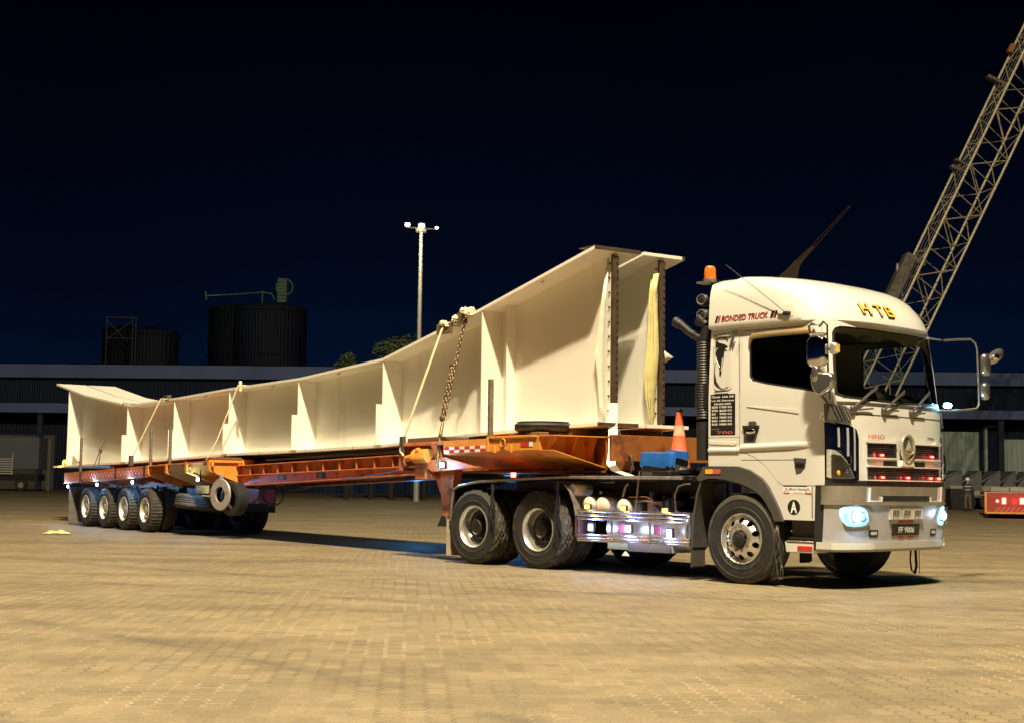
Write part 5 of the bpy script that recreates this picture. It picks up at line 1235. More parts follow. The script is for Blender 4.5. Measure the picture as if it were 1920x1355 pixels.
# plastic wrap on front ends
def wrapm(cb, mat_, pts, name, lab, cat):
    m = MB()
    rows = []
    for z, a0, a1, bo in pts:
        rows.append([(a0 + (a1 - a0) * k / 6, cb + .03 + bo * (1 if k % 2 else .4) + random.uniform(0, .01), z) for k in range(7)])
    m.grid(rows); o = m.build(name, mat_, None, flip=True, ang=60); s_ = o.modifiers.new('s', 'SOLIDIFY'); s_.thickness = .006
    o.location = (RF.o[0], RF.o[1], 0); o.rotation_euler = (0, 0, RF.rz); tag(o, lab, cat); return o
wrapm(-.49, 'yellowsheet', [(4.08, 1.36, 1.50, .06), (3.8, 1.34, 1.46, .08), (3.4, 1.32, 1.50, .09), (3.0, 1.30, 1.53, .11), (2.7, 1.26, 1.50, .11), (2.4, 1.28, 1.45, .10), (2.1, 1.32, 1.42, .06), (1.98, 1.34, 1.38, .04)], 'plastic_wrap', 'crumpled yellowish plastic wrap hanging down the front end of the far girder web', 'plastic wrap')
wrapm(.34, 'whitecloth', [(4.22, 1.40, 1.43, .03), (3.6, 1.30, 1.37, .06), (3.1, 1.22, 1.34, .08), (2.95, 1.18, 1.33, .08), (2.6, 1.23, 1.30, .06), (2.2, 1.27, 1.33, .05), (2.0, 1.34, 1.38, .04)], 'plastic_wrap', 'narrow torn white plastic strip along the front end of the near girder web', 'plastic wrap')
m = MB(); m.add([(1.50, -.50, 3.03), (1.50, -.52, 2.83), (1.55, -.60, 2.88), (1.57, -.64, 2.92), (1.53, -.56, 2.98)], [(0, 1, 2, 4), (2, 3, 4)]); o = m.build('plastic_flap', 'whitecloth', None, flip=True); o.location = (RF.o[0], RF.o[1], 0); o.rotation_euler = (0, 0, RF.rz); s_ = o.modifiers.new('s', 'SOLIDIFY'); s_.thickness = .004
tag(o, 'small white plastic flap sticking out beyond the front end of the far girder', 'plastic flap')
def loose(m, name, mats, label, cat, group=None, ang=40, bevel=0, frame=RF):
    o = m.build(name, mats, None, flip=True, ang=ang, bevel=bevel); o.location = (frame.o[0], frame.o[1], 0); o.rotation_euler = (0, 0, frame.rz); return tag(o, label, cat, group)
# lashings
LG = 'lashings over the girders'
m = MB(); m.tube([(-2.30, -.9, 3.60), (-2.24, .60, 3.595), (-2.22, .76, 3.57), (-2.23, .80, 3.52), (-2.29, 1.1, 2.65), (-2.36, 1.38, 1.80), (-2.40, 1.41, 1.62), (-2.28, 1.42, 1.54)], .020, 8)
m.box(-2.42, -2.32, 1.36, 1.42, 1.60, 1.84, 1); loose(m, 'lashing_strap', ['strap', 'steelgrey'], 'thick pale strap over a pad near the tall end, next to the chain', 'strap', LG)
m = MB(); m.tube([(-14.2, -.9, zt(-14.2) + .02), (-14.2, .74, zt(-14.2) + .02), (-14.2, .79, 2.93), (-14.5, 1.30, 1.60)], .014, 8); m.box(-14.54, -14.46, 1.27, 1.36, 1.43, 1.66, 1); m.box(-14.0, -13.8, .70, .80, 2.93, 3.0, 1); loose(m, 'lashing_strap', ['strap', 'steelgrey'], 'pale strap with a ratchet, second lashing from the rear end of the trailer', 'strap', LG)
m = MB(); m.tube([(-9.97, -.9, zt(-9.97) + .02), (-9.97, .74, zt(-9.97) + .02), (-9.97, .79, 3.03), (-10.2, 1.1, 1.95), (-10.12, 1.38, 1.48)], .013, 8)
for q in ((-9.9, .78, 3.06), (-9.87, .80, 2.99), (-9.85, .80, 2.92)): m.blob(q, (.05, .03, .05))
m.torus((-10.1, 1.39, 1.50), (0, 1, 0), .06, .012, 16, 6, 1); loose(m, 'lashing_strap', ['strap', 'blackmetal'], 'knotted pale rope lashing ending at the big orange outrigger', 'rope', LG)
m = MB(); m.tube([(-16.6, -.9, zt(-16.6) + .02), (-16.6, .74, zt(-16.6) + .02), (-16.63, .78, 2.95), (-16.95, 1.2, 1.80), (-16.82, 1.39, 1.40)], .012, 8); m.tube([(-16.9, 1.21, 1.75), (-16.5, 1.38, 1.44)], .012, 6); m.blob((-16.93, 1.2, 1.80), (.05, .04, .06)); loose(m, 'lashing_chain', ['chain'], 'thin dark chain slanting down near the rear kink of the girder', 'chain', LG)
def chain(m, pts, pitch=.052, r=.010):
    pts = [Vector(p) for p in pts]; L_ = [0]
    for a, b in zip(pts, pts[1:]): L_.append(L_[-1] + (b - a).length)
    n = int(L_[-1] / pitch)
    for i in range(n):
        s_ = (i + .5) * pitch; k = max(j for j in range(len(L_)) if L_[j] <= s_); k = min(k, len(pts) - 2)
        d = (pts[k + 1] - pts[k]).normalized(); p = pts[k] + d * (s_ - L_[k]); side = Vector((1, 0, 0)) if i % 2 else Vector((.3, 1, .2)); side = (side - d * side.dot(d)).normalized()
        m.torus(p, side.cross(d), .021, r, 12, 6, 0, sx=1.75, xa=d)
    return m
m = MB(); chain(m, [(-1.62, -.4, 3.72), (-1.60, .70, 3.70), (-1.60, .78, 3.66), (-1.59, .80, 3.58), (-1.57, .97, 2.89)]); chain(m, [(-1.57, .98, 2.87), (-1.50, 1.2, 2.06)]); chain(m, [(-1.60, 1.0, 2.87), (-1.62, 1.10, 2.45), (-1.58, 1.18, 2.10), (-1.52, 1.2, 2.06)])
m.blob((-1.62, .98, 2.90), (.07, .03, .03)); m.blob((-1.54, 1.2, 2.10), (.05, .03, .05)); m.cyl((-1.50, 1.21, 2.04), (-1.42, 1.30, 1.83), .022, .026, 10); m.cyl((-1.42, 1.30, 1.84), (-1.33, 1.40, 1.44), .030, .026, 10); m.tube([(-1.42, 1.31, 1.83), (-1.2, 1.31, 1.78), (-.95, 1.30, 1.76)], [.022, .018, .014], 8); chain(m, [(-1.33, 1.40, 1.44), (-1.30, 1.40, 1.36)])
loose(m, 'lashing_chain', ['chain'], 'rusty link chain with a load binder hanging over the girder beside the pale strap', 'chain', LG)
# pads over the top flange
def rags(m, cs, r):
    for c in cs:
        o = len(m.v); ax_ = Matrix.Rotation(random.uniform(0, 3), 3, 'Z') @ Matrix.Rotation(random.uniform(-.8, .8), 3, 'X'); m.blob(c, r, p=2.0, nu=14, nv=9, m=1, ax=ax_)
        for i in range(o, len(m.v)):
            d = Vector(m.v[i]) - Vector(c); k = 1 + .35 * math.sin(d.x * 95 + c[0] * 31) * math.cos(d.z * 110 + d.y * 70); m.v[i] = tuple(Vector(c) + d * k)

m = MB(); m.box(-2.42, -2.02, .50, .79, 3.555, 3.60, 0); m.box(-2.42, -2.02, .742, .79, 3.44, 3.56, 0); rags(m, ((-2.32, .72, 3.61), (-2.24, .78, 3.60), (-2.12, .76, 3.57), (-2.05, .70, 3.61)), (.07, .06, .045)); loose(m, 'edge_pad', ['wood', 'strap'], 'dark edge pad with pale cloth under the thick strap on the top flange', 'edge pad', None, 40, .008)
m = MB(); m.box(-1.82, -1.55, .50, .79, 3.66, 3.73, 0); m.box(-1.82, -1.60, .742, .79, 3.55, 3.66, 0); rags(m, ((-1.94, .72, 3.66), (-1.85, .78, 3.63), (-1.70, .74, 3.75), (-1.60, .78, 3.74), (-1.50, .74, 3.74), (-1.46, .80, 3.69)), (.075, .06, .05)); loose(m, 'edge_pad', ['wood', 'strap'], 'bundled rag edge pad under the chain on the top flange', 'edge pad', None, 40, .008)
# long white strap at the front end
m = MB(); m.ribbon([(1.57, .42, 2.24), (1.60, .44, 2.10), (1.63, .47, 1.93), (1.70, .52, 1.80), (1.80, .60, 1.58), (1.86, .68, 1.42), (2.02, .72, 1.33), (2.40, .80, 1.265)], (.068, -.10, 0), .006); loose(m, 'white_strap', 'whitecloth', 'flat white strap hanging from the front of the girder down to the tractor chassis', 'strap')
# tyre lying on the front deck, timber blocks
tz = deck(.6) + .07
o = tyre_mesh(.06, .13, .40, .24, 0).build('spare_tyre', ['rubber', 'rubber'], None, ang=30, flip=True); o.rotation_euler = (R(90), 0, 0); o.location = RF.w(.66, .92, tz + .07); tag(o, 'worn black tyre lying flat on the front deck beside the girder', 'tyre')
m = MB(); m.box(.18, .58, 1.02, 1.16, 1.778, 1.835); m.box(.72, 1.05, 1.10, 1.25, 1.784, 1.84); loose(m, 'timber_block', 'wood', 'dark timber chocks on the front deck edge under the lying tyre', 'timber', None, 40, .01)
# timber bolsters carrying the girders
for a, lab in ((.9, 'timber bolster under the girders at the front deck'), (-2.0, 'timber bolster under the girders above the winch'), (-10.6, 'timber bolster under the girders above the big orange outriggers'), (-12.8, 'timber bolster under the girders above the foremost trailer axle'), (-17.5, 'timber bolster under the girders above the rearmost trailer axle')):
    m = MB(); m.box(a - .15, a + .15, -.9, .72, deck(a) + .001, zb(a) - .001); loose(m, 'timber_bolster', 'wood', lab, 'timber', 'bolsters', 40, .01)
# timber packing and warning beacon at the rear of the girder
m = MB(); m.box(-21.1, -19.4, -.6, .5, deck(-19) + .02, deck(-19) + .06)
m = MB(); m.lathe([(.06, 0), (.06, .10), (.045, .13), (.001, .135)], (-21.55, .60, zb(-21.6) + .05), (0, 0, 1), 20, m=0); m.box(-21.40, -21.02, .52, .68, zb(-21.3) + .048, zb(-21.3) + .19, 1); m.prism([(-20.9, .60, 1.49), (-20.0, .60, 1.51), (-20.1, .60, 1.57), (-20.45, .60, 1.60), (-20.8, .60, 1.74)], (0, .03, 0), 2); loose(m, 'warning_beacon', ['amberled', 'black', 'strap'], 'glowing amber warning beacon on the rear tip of the girder', 'beacon')
lamp('warning_beacon_light', 'POINT', RF.w(-21.45, .78, 1.62), 42, (1, .42, .03), .05)
# items on the tractor catwalk: cone, blue-covered box
m = MB(); c_ = (-1.47, .62, 1.335); m.lathe([(.165, 0), (.150, .03), (.115, .22), (.108, .23), (.078, .45), (.058, .58), (.040, .72), (.035, .76), (.001, .765)], c_, (0, 0, 1), 36, mf=lambda j, i: 1 if j in (4,) else 0)
m.box(c_[0] - .23, c_[0] + .23, c_[1] - .2, c_[1] + .2, c_[2] - .035, c_[2] - .001, 2); m.blob((c_[0], c_[1], c_[2] + .77), (.04, .04, .03), m=2); m.torus((c_[0], c_[1], c_[2] + .01), (0, 0, 1), .20, .035, 30, 6, 2)
loose(m, 'traffic_cone', ['cone', 'conewhite', 'black'], 'faded orange traffic cone standing on the chassis behind the truck cab', 'cone', frame=TF)
m = MB(); m.box(-1.84, -1.32, .62, .95, 1.225, 1.50); bx = loose(m, 'storage_box', 'steelgrey', 'dark box on the truck chassis under a blue plastic cover', 'box', None, 40, .02, TF)
m = MB(); rows = []
for j, (dz, ex) in enumerate(((.055, -.20), (.06, -.05), (.045, .02), (.0, .03), (-.07, .03), (-.13, .035))):
    row = []
    for i in range(40):
        t = 2 * math.pi * i / 40; c2, s2 = math.cos(t), math.sin(t); e_ = .3
        x = math.copysign(abs(c2) ** e_, c2) * (.26 + ex); y = math.copysign(abs(s2) ** e_, s2) * (.165 + ex * .8)
        drop = dz + (0.018 * math.sin(i * 1.9) + (.10 if (-1 < c2 - .6) and s2 < .2 and c2 > .2 else 0)) * (1 if j > 3 else .25)
        row.append((-1.58 + x, .785 + y, 1.51 + drop))
    rows.append(row)
m.grid(rows, closed=True); m.add(rows[0], [tuple(range(40))]); loose(m, 'blue_cover', 'blue', 'crumpled blue plastic sheet draped over the dark box behind the cab', 'plastic sheet', None, 50, 0, TF)
# ------------------------------------------------------------------ background
def wallmat(name, c, rough=.7, rib=0.0, amt=.12):
    m, n, b = nodes(name); L = n.links.new; t = n.nodes.new('ShaderNodeTexCoord')
    z = n.nodes.new('ShaderNodeTexNoise'); z.inputs['Scale'].default_value = .25; z.inputs['Detail'].default_value = 8
    mp = n.nodes.new('ShaderNodeMapping'); mp.inputs['Scale'].default_value = (1, 1, .25); L(t.outputs['Object'], mp.inputs[0]); L(mp.outputs[0], z.inputs['Vector'])
    r = n.nodes.new('ShaderNodeValToRGB'); r.color_ramp.elements[0].position = .3; r.color_ramp.elements[1].position = .7
    r.color_ramp.elements[0].color = (*[x * (1 - amt * 2) for x in c], 1); r.color_ramp.elements[1].color = (*[x * (1 + amt) for x in c], 1)
    L(z.outputs['Fac'], r.inputs[0]); L(r.outputs[0], b.inputs['Base Color']); b.inputs['Roughness'].default_value = rough
    if rib:
        w = n.nodes.new('ShaderNodeTexWave'); w.inputs['Scale'].default_value = rib; w.bands_direction = 'X'; L(t.outputs['Object'], w.inputs['Vector'])
        bp = n.nodes.new('ShaderNodeBump'); bp.inputs['Distance'].default_value = .08; L(w.outputs['Fac'], bp.inputs['Height']); L(bp.outputs[0], b.inputs['Normal'])
    return m
M['fascia'] = wallmat('pale_fascia', (.11, .155, .34)); M['clad'] = wallmat('dark_cladding', (.006, .014, .045), rib=1.2); M['roofdark'] = wallmat('roof_sheet', (.02, .03, .06))
M['clad2'] = wallmat('dark_blue_cladding', (.008, .028, .10), rib=1.2); M['corr'] = wallmat('pale_green_sheet', (.46, .58, .52)); M['concrete'] = wallmat('concrete_wall', (.12, .11, .10)); M['silo'] = wallmat('silo_sheet', (.020, .028, .055), rib=.6); M['silodark'] = wallmat('dark_silo_sheet', (.006, .012, .024), rib=.8)
DY = math.atan2(-6, 107)     # the long shed is slightly turned
W_ = empty('warehouse', (0, 147, 0), DY)
tag(W_, 'long dark industrial shed across the whole background with pale roof fascia', 'warehouse')
def wpart(name, x0, x1, y0, y1, z0, z1, m_, bev=0):
    m = MB(); m.box(x0, x1, y0, y1, z0, z1); return m.build(name, m_, W_, ang=0)
wpart('wall', -150, 150, .5, 60, 0, 11.5, 'clad')
m = MB(); m.prism([(-150, 0, 12.9), (-150, 30, 15.5), (-150, 60, 12.9)], (300, 0, 0)); m.build('roof', 'roofdark', W_)
wpart('roof_fascia', -150, 2, -.6, 0, 11.55, 12.9, 'fascia'); wpart('roof_fascia', 2.01, 150, -.6, 0, 11.6, 12.9, 'fascia')
wpart('canopy_edge', -150, -20, -4.0, -3.6, 7.75, 8.7, 'fascia'); wpart('canopy_edge', 12, 150, -4.0, -3.6, 8.10, 8.95, 'fascia')
wpart('canopy', -150, -20, -3.6, .4, 8.0, 8.3, 'roofdark'); wpart('canopy', 12, 150, -3.6, .4, 8.3, 8.6, 'roofdark')
for i in range(19): 
    x = -144 + 16 * i
    if abs(x - 3) > 18: wpart('column', x, x + .5, -3.4, -3.0, 0, 8.0 if x < 0 else 9.0, 'roofdark')
# corrugated sheet bays on the right with real ribs
def ribs(x0, x1, z0, z1, mname, pitch=.42, y=.42):
    m = MB(); n = int((x1 - x0) / pitch)
    row = []
    for i in range(n):
        x = x0 + i * pitch; row += [(x, y), (x + .10, y - .09), (x + .26, y - .09), (x + .36, y)]
    m.grid([[(x, yy, z0) for x, yy in row], [(x, yy, z1) for x, yy in row]]); return m.build('sheet_bay', mname, W_, ang=0)
ribs(42.5, 47.4, 0, 7.0, 'corr'); ribs(49.5, 84, 0, 6.3, 'corr', .5); ribs(-46, -30, 0, 5.2, 'clad2', .6); ribs(-20, 38, 0, 6.0, 'clad2', .6)
m = MB(); m.box(47.5, 47.75, -.2, .3, 0, 7.4); m.tube([(47.6, .1, 7.4), (48.0, .1, 7.6), (49.0, .1, 7.6)], .10, 6); m.build('downpipe', 'corr', W_)
wpart('wall_panel', -90, -47.5, .15, .45, 0, 5.6, 'concrete')
# yard flood lamps mounted on the shed (seen only as pools of light)
# parked box lorry at the far left
BX = Frame(-42, 118, math.pi / 2)
LV = empty('parked_lorry', (-46.5, 126, 0), 0); tag(LV, 'grey box lorry parked in the dark at the left edge, with a pale slatted grille', 'lorry')
m = MB(); m.box(-8.0, 5.3, 0, 2.5, 1.9, 4.7); m.build('cargo_box', 'lorrygrey', LV, bevel=.05)
m = MB(); m.box(-8.0, 5.2, .3, 2.2, .9, 1.5); m.build('chassis_frame', 'blackmetal', LV)
for x in (-6.5, -1.2, .1, 3.8):
    m = MB(); m.cyl((x, .1, .52), (x, .45, .52), .52, None, 24); w_ = m.build('wheel', 'rubber', LV, bevel=.05); m = MB(); m.cyl((x, .05, .52), (x, .12, .52), .25, None, 16); m.build('rim', 'paleRim2', w_)
m = MB()
for i in range(7): m.box(1.9, 3.05, -.12, -.05, 1.45 + i * .21, 1.55 + i * .21)
m.box(1.85, 1.92, -.14, -.04, 1.4, 3.3); m.box(3.03, 3.10, -.14, -.04, 1.4, 3.3); m.build('slatted_grille', 'whitegrey', LV)
m = MB(); m.box(5.9, 6.2, .5, .8, 0, 4.6); o = m.build('gate_post', 'concrete', None, bevel=.02); o.location = (-46.5, 126, 0); tag(o, 'short upright post beside the parked grey lorry', 'post')
# silos
def silo(name, x0, x1, y, z1, lab, mt, group='storage silos beyond the shed'):
    r_ = (x1 - x0) / 2; S = empty(name, ((x0 + x1) / 2, y, 0)); m = MB(); m.lathe([(r_, 0), (r_, z1), (r_ * .98, z1 + .3), (.001, z1 + 1.2)], (0, 0, 0), (0, 0, 1), 48)
    m.build('shell', mt, S, ang=20); m = MB()
    for k in range(4):
        m = MB(); m.torus((0, 0, z1 * (k + 1) / 4 - .5), (0, 0, 1), r_ + .05, .12, 48, 6); m.build('hoop', mt, S)
    tag(S, lab, 'silo', group); return S
s1 = silo('silo', -62.5, -54.0, 232, 24.6, 'smaller dim ribbed silo beside a scaffold frame at left', 'silo')
s1b = silo('silo', -68.5, -60.5, 240, 25.6, 'very dark silo at the far left behind the scaffold frame', 'silodark')
s2 = silo('silo', -50, -39.2, 236, 29.0, 'taller dark silo with green lit pipework on its roof', 'silodark')
s3 = silo('silo', -44.2, -32.8, 228, 28.2, 'broad dim silo, rightmost of the silos', 'silo')
m = MB()
for x in (-64, -59.9, -59.4): m.cyl((x, 226, 0), (x, 226, 26.6), .10, None, 6)
m.cyl((-64, 226, 26.5), (-59.4, 226, 26.5), .10, None, 6); m.cyl((-64, 226, 23), (-59.9, 226, 26), .07, None, 6); m.cyl((-64, 226, 26), (-60.5, 226, 22.5), .07, None, 6); m.cyl((-64, 226, 23.2), (-59.9, 226, 23.2), .07, None, 6)
tag(m.build('scaffold_tower', 'dimsteel'), 'thin steel scaffold frame in front of the smaller silos', 'scaffold')
m = MB(); m.tube([(-48.5, 226, 30.1), (-44, 226, 30.4), (-39.5, 226, 30.8), (-38.2, 226, 30.6), (-37.6, 226, 29.6)], .10, 6); m.cyl((-39.6, 226, 29), (-39.6, 226, 31), .10, None, 6); m.cyl((-48.4, 226, 29.4), (-48.6, 226, 30.8), .12, None, 6); m.torus((-36.3, 227, 31.8), (0, 1, 0), 1.3, .12, 24, 6); m.box(-37.4, -36.0, 227.1, 228, 29.4, 33.2)
for i in range(6): m.cyl((-37.4, 226.8, 30 + i * .5), (-35.6, 226.8, 30 + i * .5), .05, None, 5)
tag(m.build('roof_pipework', 'greenpipe'), 'green painted pipes and wheel on top of the tallest silo, lit green', 'pipework')
lamp('green_lamp', 'POINT', (-47.5, 224.6, 30.9), 14, (.10, 1.0, .35), .2); lamp('green_lamp', 'POINT', (-38.5, 224.0, 31.4), 14, (.10, 1.0, .35), .2)
# high-mast lamp
MP = empty('mast_lamp', (-5.85, 90, 0)); tag(MP, 'tall floodlight mast with three lit heads rising behind the girder', 'lamp mast')
m = MB(); m.cyl((0, 0, 0), (0, 0, 17.0), .19, .11, 20); m.cyl((0, 0, 16.9), (0, 0, 17.15), .34, .34, 16); m.build('pole', 'mastpaint', MP, ang=50)
m = MB(); m.cyl((-.95, 0, 17.2), (1.0, 0, 17.1), .05, None, 8); m.cyl((0, -.4, 17.2), (0, .4, 17.2), .05, None, 8); m.cyl((.3, 0, 17.15), (.3, -.1, 16.9), .05, None, 6); m.build('crossarm', 'blackmetal', MP)
for x, z, s_, p_ in ((-.87, 17.36, .15, 420), (.02, 17.30, .18, 600), (.98, 17.18, .09, 150)):
    m = MB(); m.box(x - s_ * 1.3, x + s_ * 1.3, -.05, .25, z - s_ * .8, z + s_ * .9, 1); m.blob((x, -.06, z), (s_, .06, s_ * .8), m=0); m.build('lamp_head', ['flood', 'blackmetal'], MP, ang=50)
    lamp('mast_light', 'POINT', (-5.85 + x, 87.2, z - 1.2), p_, (1.0, .90, .66), .25)
# trees behind the mast
def tree(x, y, h, cw, ch, lab, seed, n=2600, group='dark trees behind the girder'):
    rd = random.Random(seed); T_ = empty('tree', (x, y, 0)); m = MB(); tr = [Vector((0, 0, 0))]
    m.tube([(0, 0, 0), (.1, 0, h * .35), (.05, .1, h * .62)], [.17, .14, .09], 10); cl = []
    for k in range(14):
        t = rd.uniform(0, 6.28); rr = rd.uniform(.25, 1) * cw * .8; zz = h - ch + rd.uniform(.15, .92) * ch; p = Vector((math.cos(t) * rr, math.sin(t) * rr, zz)); m.tube([(0, 0, h * rd.uniform(.3, .55)), p * .5 + Vector((0, 0, h * .25)), p], [.10, .07, .02], 6); cl.append((p, rd.uniform(.35, .7) * cw * .75))
    cl.append((Vector((0, 0, h - .35 * cw)), cw * .4))
    m.build('trunk', 'bark', T_); v = []; f = []; mi = []
    for k in range(n):
        c, r_ = rd.choice(cl); d = Vector((rd.gauss(0, 1), rd.gauss(0, 1), rd.gauss(0, .8))); d = d.normalized() * r_ * rd.uniform(.45, 1.05) ** .6; p = c + d; s_ = rd.uniform(.07, .17)
        a = Vector((rd.gauss(0, 1), rd.gauss(0, 1), rd.gauss(0, .6))).normalized(); b = a.orthogonal().normalized(); o = len(v); v += [p - a * s_, p + b * s_ * .45, p + a * s_, p - b * s_ * .45]; f.append((o, o + 1, o + 2, o + 3)); mi.append(k % 2)
    q = MB(); q.v = [tuple(x_) for x_ in v]; q.f = f; q.mi = mi; q.build('crown', ['leaf', 'leaf2'], T_, ang=0, normals=False); tag(T_, lab, 'tree', group); return T_
tree(-8.0, 97, 10.9, 1.7, 5.0, 'tall leafy tree crown just left of the floodlight mast', 3, 3400)
tree(-10.9, 96, 9.7, 1.0, 4.0, 'small round tree, leftmost of those above the girder', 5, 1500)
tree(-9.55, 99, 9.3, 1.1, 4.0, 'low tree between the leftmost tree and the tallest one', 8, 1500)
tree(-5.9, 99, 10.6, 1.2, 5.0, 'tree crown half hidden directly behind the mast pole', 11, 2000)
# crawler crane boom
CR = empty('lattice_crane', (0, 0, 0)); tag(CR, 'tall lattice crane boom leaning up to the right behind the truck cab', 'crane')
def px(u, v, D_):
    x, y = u - 960, v - 677.5; xx = x * cr_ + y * sr_; yy = -x * sr_ + y * cr_
    d = Vector((xx, F_PX * cp_ + yy * sp_, F_PX * sp_ - yy * cp_)); return d * (D_ / d.y) + Vector((0, 0, CAM_H))
pA0, pA1 = px(1655, 600, 80), px(1925, 38, 80)          # left rear chord
axis = (pA1 - pA0).normalized()
S_ = 2.0; yawc = R(24)
across = Vector((1, 0, 0)); across = (across - axis * across.dot(axis)).normalized(); depth = axis.cross(across).normalized()
e1 = (across * math.cos(yawc) - depth * math.sin(yawc)); e2 = (across * math.sin(yawc) + depth * math.cos(yawc))
base = pA0 - axis * 9.5; L_ = 36.0
# chord offsets (in along e1,e2): A left, B front-left, D right, C rear-right
ch_ = {'A': Vector((0, 0, 0)), 'B': e1 * .20 * S_ * 0 + px(1692, 566, 79) - (pA0 + axis * ((566 - 600) / -562 * (pA1 - pA0).length))}
offB = ch_['B'] - axis * ch_['B'].dot(axis); D0 = px(1764, 566, 79.4); offD = D0 - (pA0 + axis * ((566 - 600) / -562 * (pA1 - pA0).length)); offD -= axis * offD.dot(axis)
offB = offB.normalized() * .62 + depth * -1.6; offD = offD + depth * -.0; offC = offD - offB
off = [Vector((0, 0, 0)), offB, offD, offC]
m = MB()
for o in off: m.cyl(base + o, base + o + axis * L_, .072, None, 8)
m.build('boom_chord', 'craneyellow', CR)
m = MB(); bay = 1.72; nb = int(L_ / bay)
faces = [(off[0], off[1]), (off[1], off[2]), (off[2], off[3]), (off[3], off[0])]
for i in range(nb):
    z0 = i * bay
    for a_, b_ in faces:
        p = base + axis * z0; m.cyl(p + a_, p + b_, .034, None, 6)
        if i % 2: m.cyl(p + a_, p + b_ + axis * bay, .032, None, 6)
        else: m.cyl(p + b_, p + a_ + axis * bay, .026, None, 6)
m.build('boom_lacing', 'craneyellow', CR)
m = MB()
for k in (.25, .5, .7):
    o = off[0] * (1 - k) + off[1] * k + depth * -.15; m.cyl(base + o + axis * 6, base + o + axis * L_, .016, None, 5)
m.build('pendant_rope', 'dimsteel', CR)
def bx(c, ex, ey, ez, m, mi=0):
    q = []
    for sx_ in (-1, 1): q.append([c + axis * ez * sx_ + across * ex * a_ + depth * ey * b_ for a_, b_ in ((-1, -1), (1, -1), (1, 1), (-1, 1))])
    m.hexa(q[0], q[1], mi)
for (u_, v_, D__, ex_, ey_, ez_, mt_) in ((1688, 520, 79, .32, .5, 1.35, 'cranedark'), (1718, 490, 79.5, .50, .3, .13, 'cranedark'), (1795, 318, 79.5, .42, .25, .10, 'cranedark'), (1802, 306, 79.5, .42, .25, .06, 'cranedark'), (1868, 152, 79.5, .58, .25, .09, 'cranedark'), (1896, 92, 79.5, .16, .2, .26, 'rust')):
    m = MB(); bx(px(u_, v_, D__), ex_, ey_, ez_, m); m.build('boom_spreader', mt_, CR, bevel=.03)
for (u_, v_, r3, mt_) in ((1732, 482, (.14, .14, .14), 'dimsteel'), (1722, 505, (.12, .12, .2), 'rust'), (1683, 505, (.10, .10, .35), 'dimsteel')):
    m = MB(); m.blob(px(u_, v_, 79), r3); m.build('boom_fitting', mt_, CR)
m = MB(); b_ = base + (offD) * .5; m.box(b_.x - 3.5, b_.x + 5.0, b_.y - 2, b_.y + 3, .8, 3.4); m.box(b_.x - 2, b_.x + 1.0, b_.y - 2.6, b_.y - 1.8, .9, 3.6); m.build('crane_house', 'blackmetal', CR, bevel=.05)
for dy in (-2.6, 2.8):
    m = MB(); m.prism([(b_.x + a_, b_.y + dy, z) for a_, z in [(-4, .1), (4, .1), (4.5, .5), (4, .95), (-4, .95), (-4.5, .5)]], (0, .8, 0)); m.build('track', 'rubber', CR, bevel=.05)
# low jib behind the roof
JB = empty('luffing_jib', (0, 0, 0)); tag(JB, 'dim rust red jib of a distant crane poking out above the truck roof', 'crane jib')
m = MB(); a0 = px(1440, 545, 120); a1 = px(1528, 460, 120); d = (a1 - a0)
m.prism([px(1448, 528, 120), px(1494, 528, 120), px(1500, 498, 120), px(1528, 462, 120), px(1520, 462, 120), px(1490, 490, 120), px(1470, 510, 120)], (0, .8, 0)); m.build('jib_head', 'jibred', JB)
m = MB(); j0, j1 = px(1500, 490, 120), px(1594, 386, 120)
for dx in (-.22, .22): m.cyl(j0 + Vector((dx, 0, 0)), j1 + Vector((dx * .4, 0, 0)), .05, .03, 6)
for i in range(12):
    k = i / 12; k2 = (i + 1) / 12; s_ = 1 if i % 2 else -1; m.cyl(j0.lerp(j1, k) + Vector((-.22 * s_ * (1 - .6 * k), 0, 0)), j0.lerp(j1, k2) + Vector((.22 * s_ * (1 - .6 * k2), 0, 0)), .025, None, 5)
m.build('jib_lattice', 'jibred', JB); m = MB(); m.box(a0.x - .4, a0.x + .4, a0.y, a0.y + .8, 0, a0.z); m.box(a0.x - 2.5, a0.x + 2.5, a0.y - 1.5, a0.y + 3, 0, 3.0); m.build('jib_base', 'blackmetal', JB)
# angular steel hoppers in a row, right
HG = 'row of angular steel bins at the right'
names = ['leftmost', 'second', 'third', 'fourth', 'fifth']
for i, (u, lab) in enumerate(((1750, 'angular grey steel bin, first of the row, nearest to the truck'), (1803, 'angular grey steel bin just behind the worker'), (1839, 'angular grey steel bin right of the worker'), (1876, 'angular grey steel bin second from the right end of the row'), (1903, 'angular grey steel bin at the right edge of the picture'))):
    p = px(u, 925, 92); w_ = (1.85, 1.28, 1.25, 1.0, 1.2)[i]; B_ = empty('steel_bin', (p.x, 92, 0)); tag(B_, lab, 'bin', HG)
    m = MB(); q0 = [(0, 0, .35), (w_ * .92, 0, .35), (w_ * .97, 0, 2.35), (.30 * w_, 0, 1.75), (0, 0, 1.1)]; m.prism(q0, (0, 2.6, 0)); m.build('hopper', 'bingrey', B_, bevel=.02)
    m = MB(); m.prism([(w_ * .90, -.04, .3), (w_ * .97, -.04, .3), (w_ * 1.0, -.04, 2.42), (w_ * .93, -.04, 2.38)], (0, 2.7, 0)); m.prism([(0, -.04, 1.60), (w_ * .95, -.04, 2.34), (w_ * .95, -.04, 2.44), (0, -.04, 1.72)], (0, .1, 0)); m.build('end_frame', 'bingrey', B_)
    m = MB(); m.box(.05, w_ * .9, .1, 2.5, 0, .35); m.build('base_skid', 'blackmetal', B_)
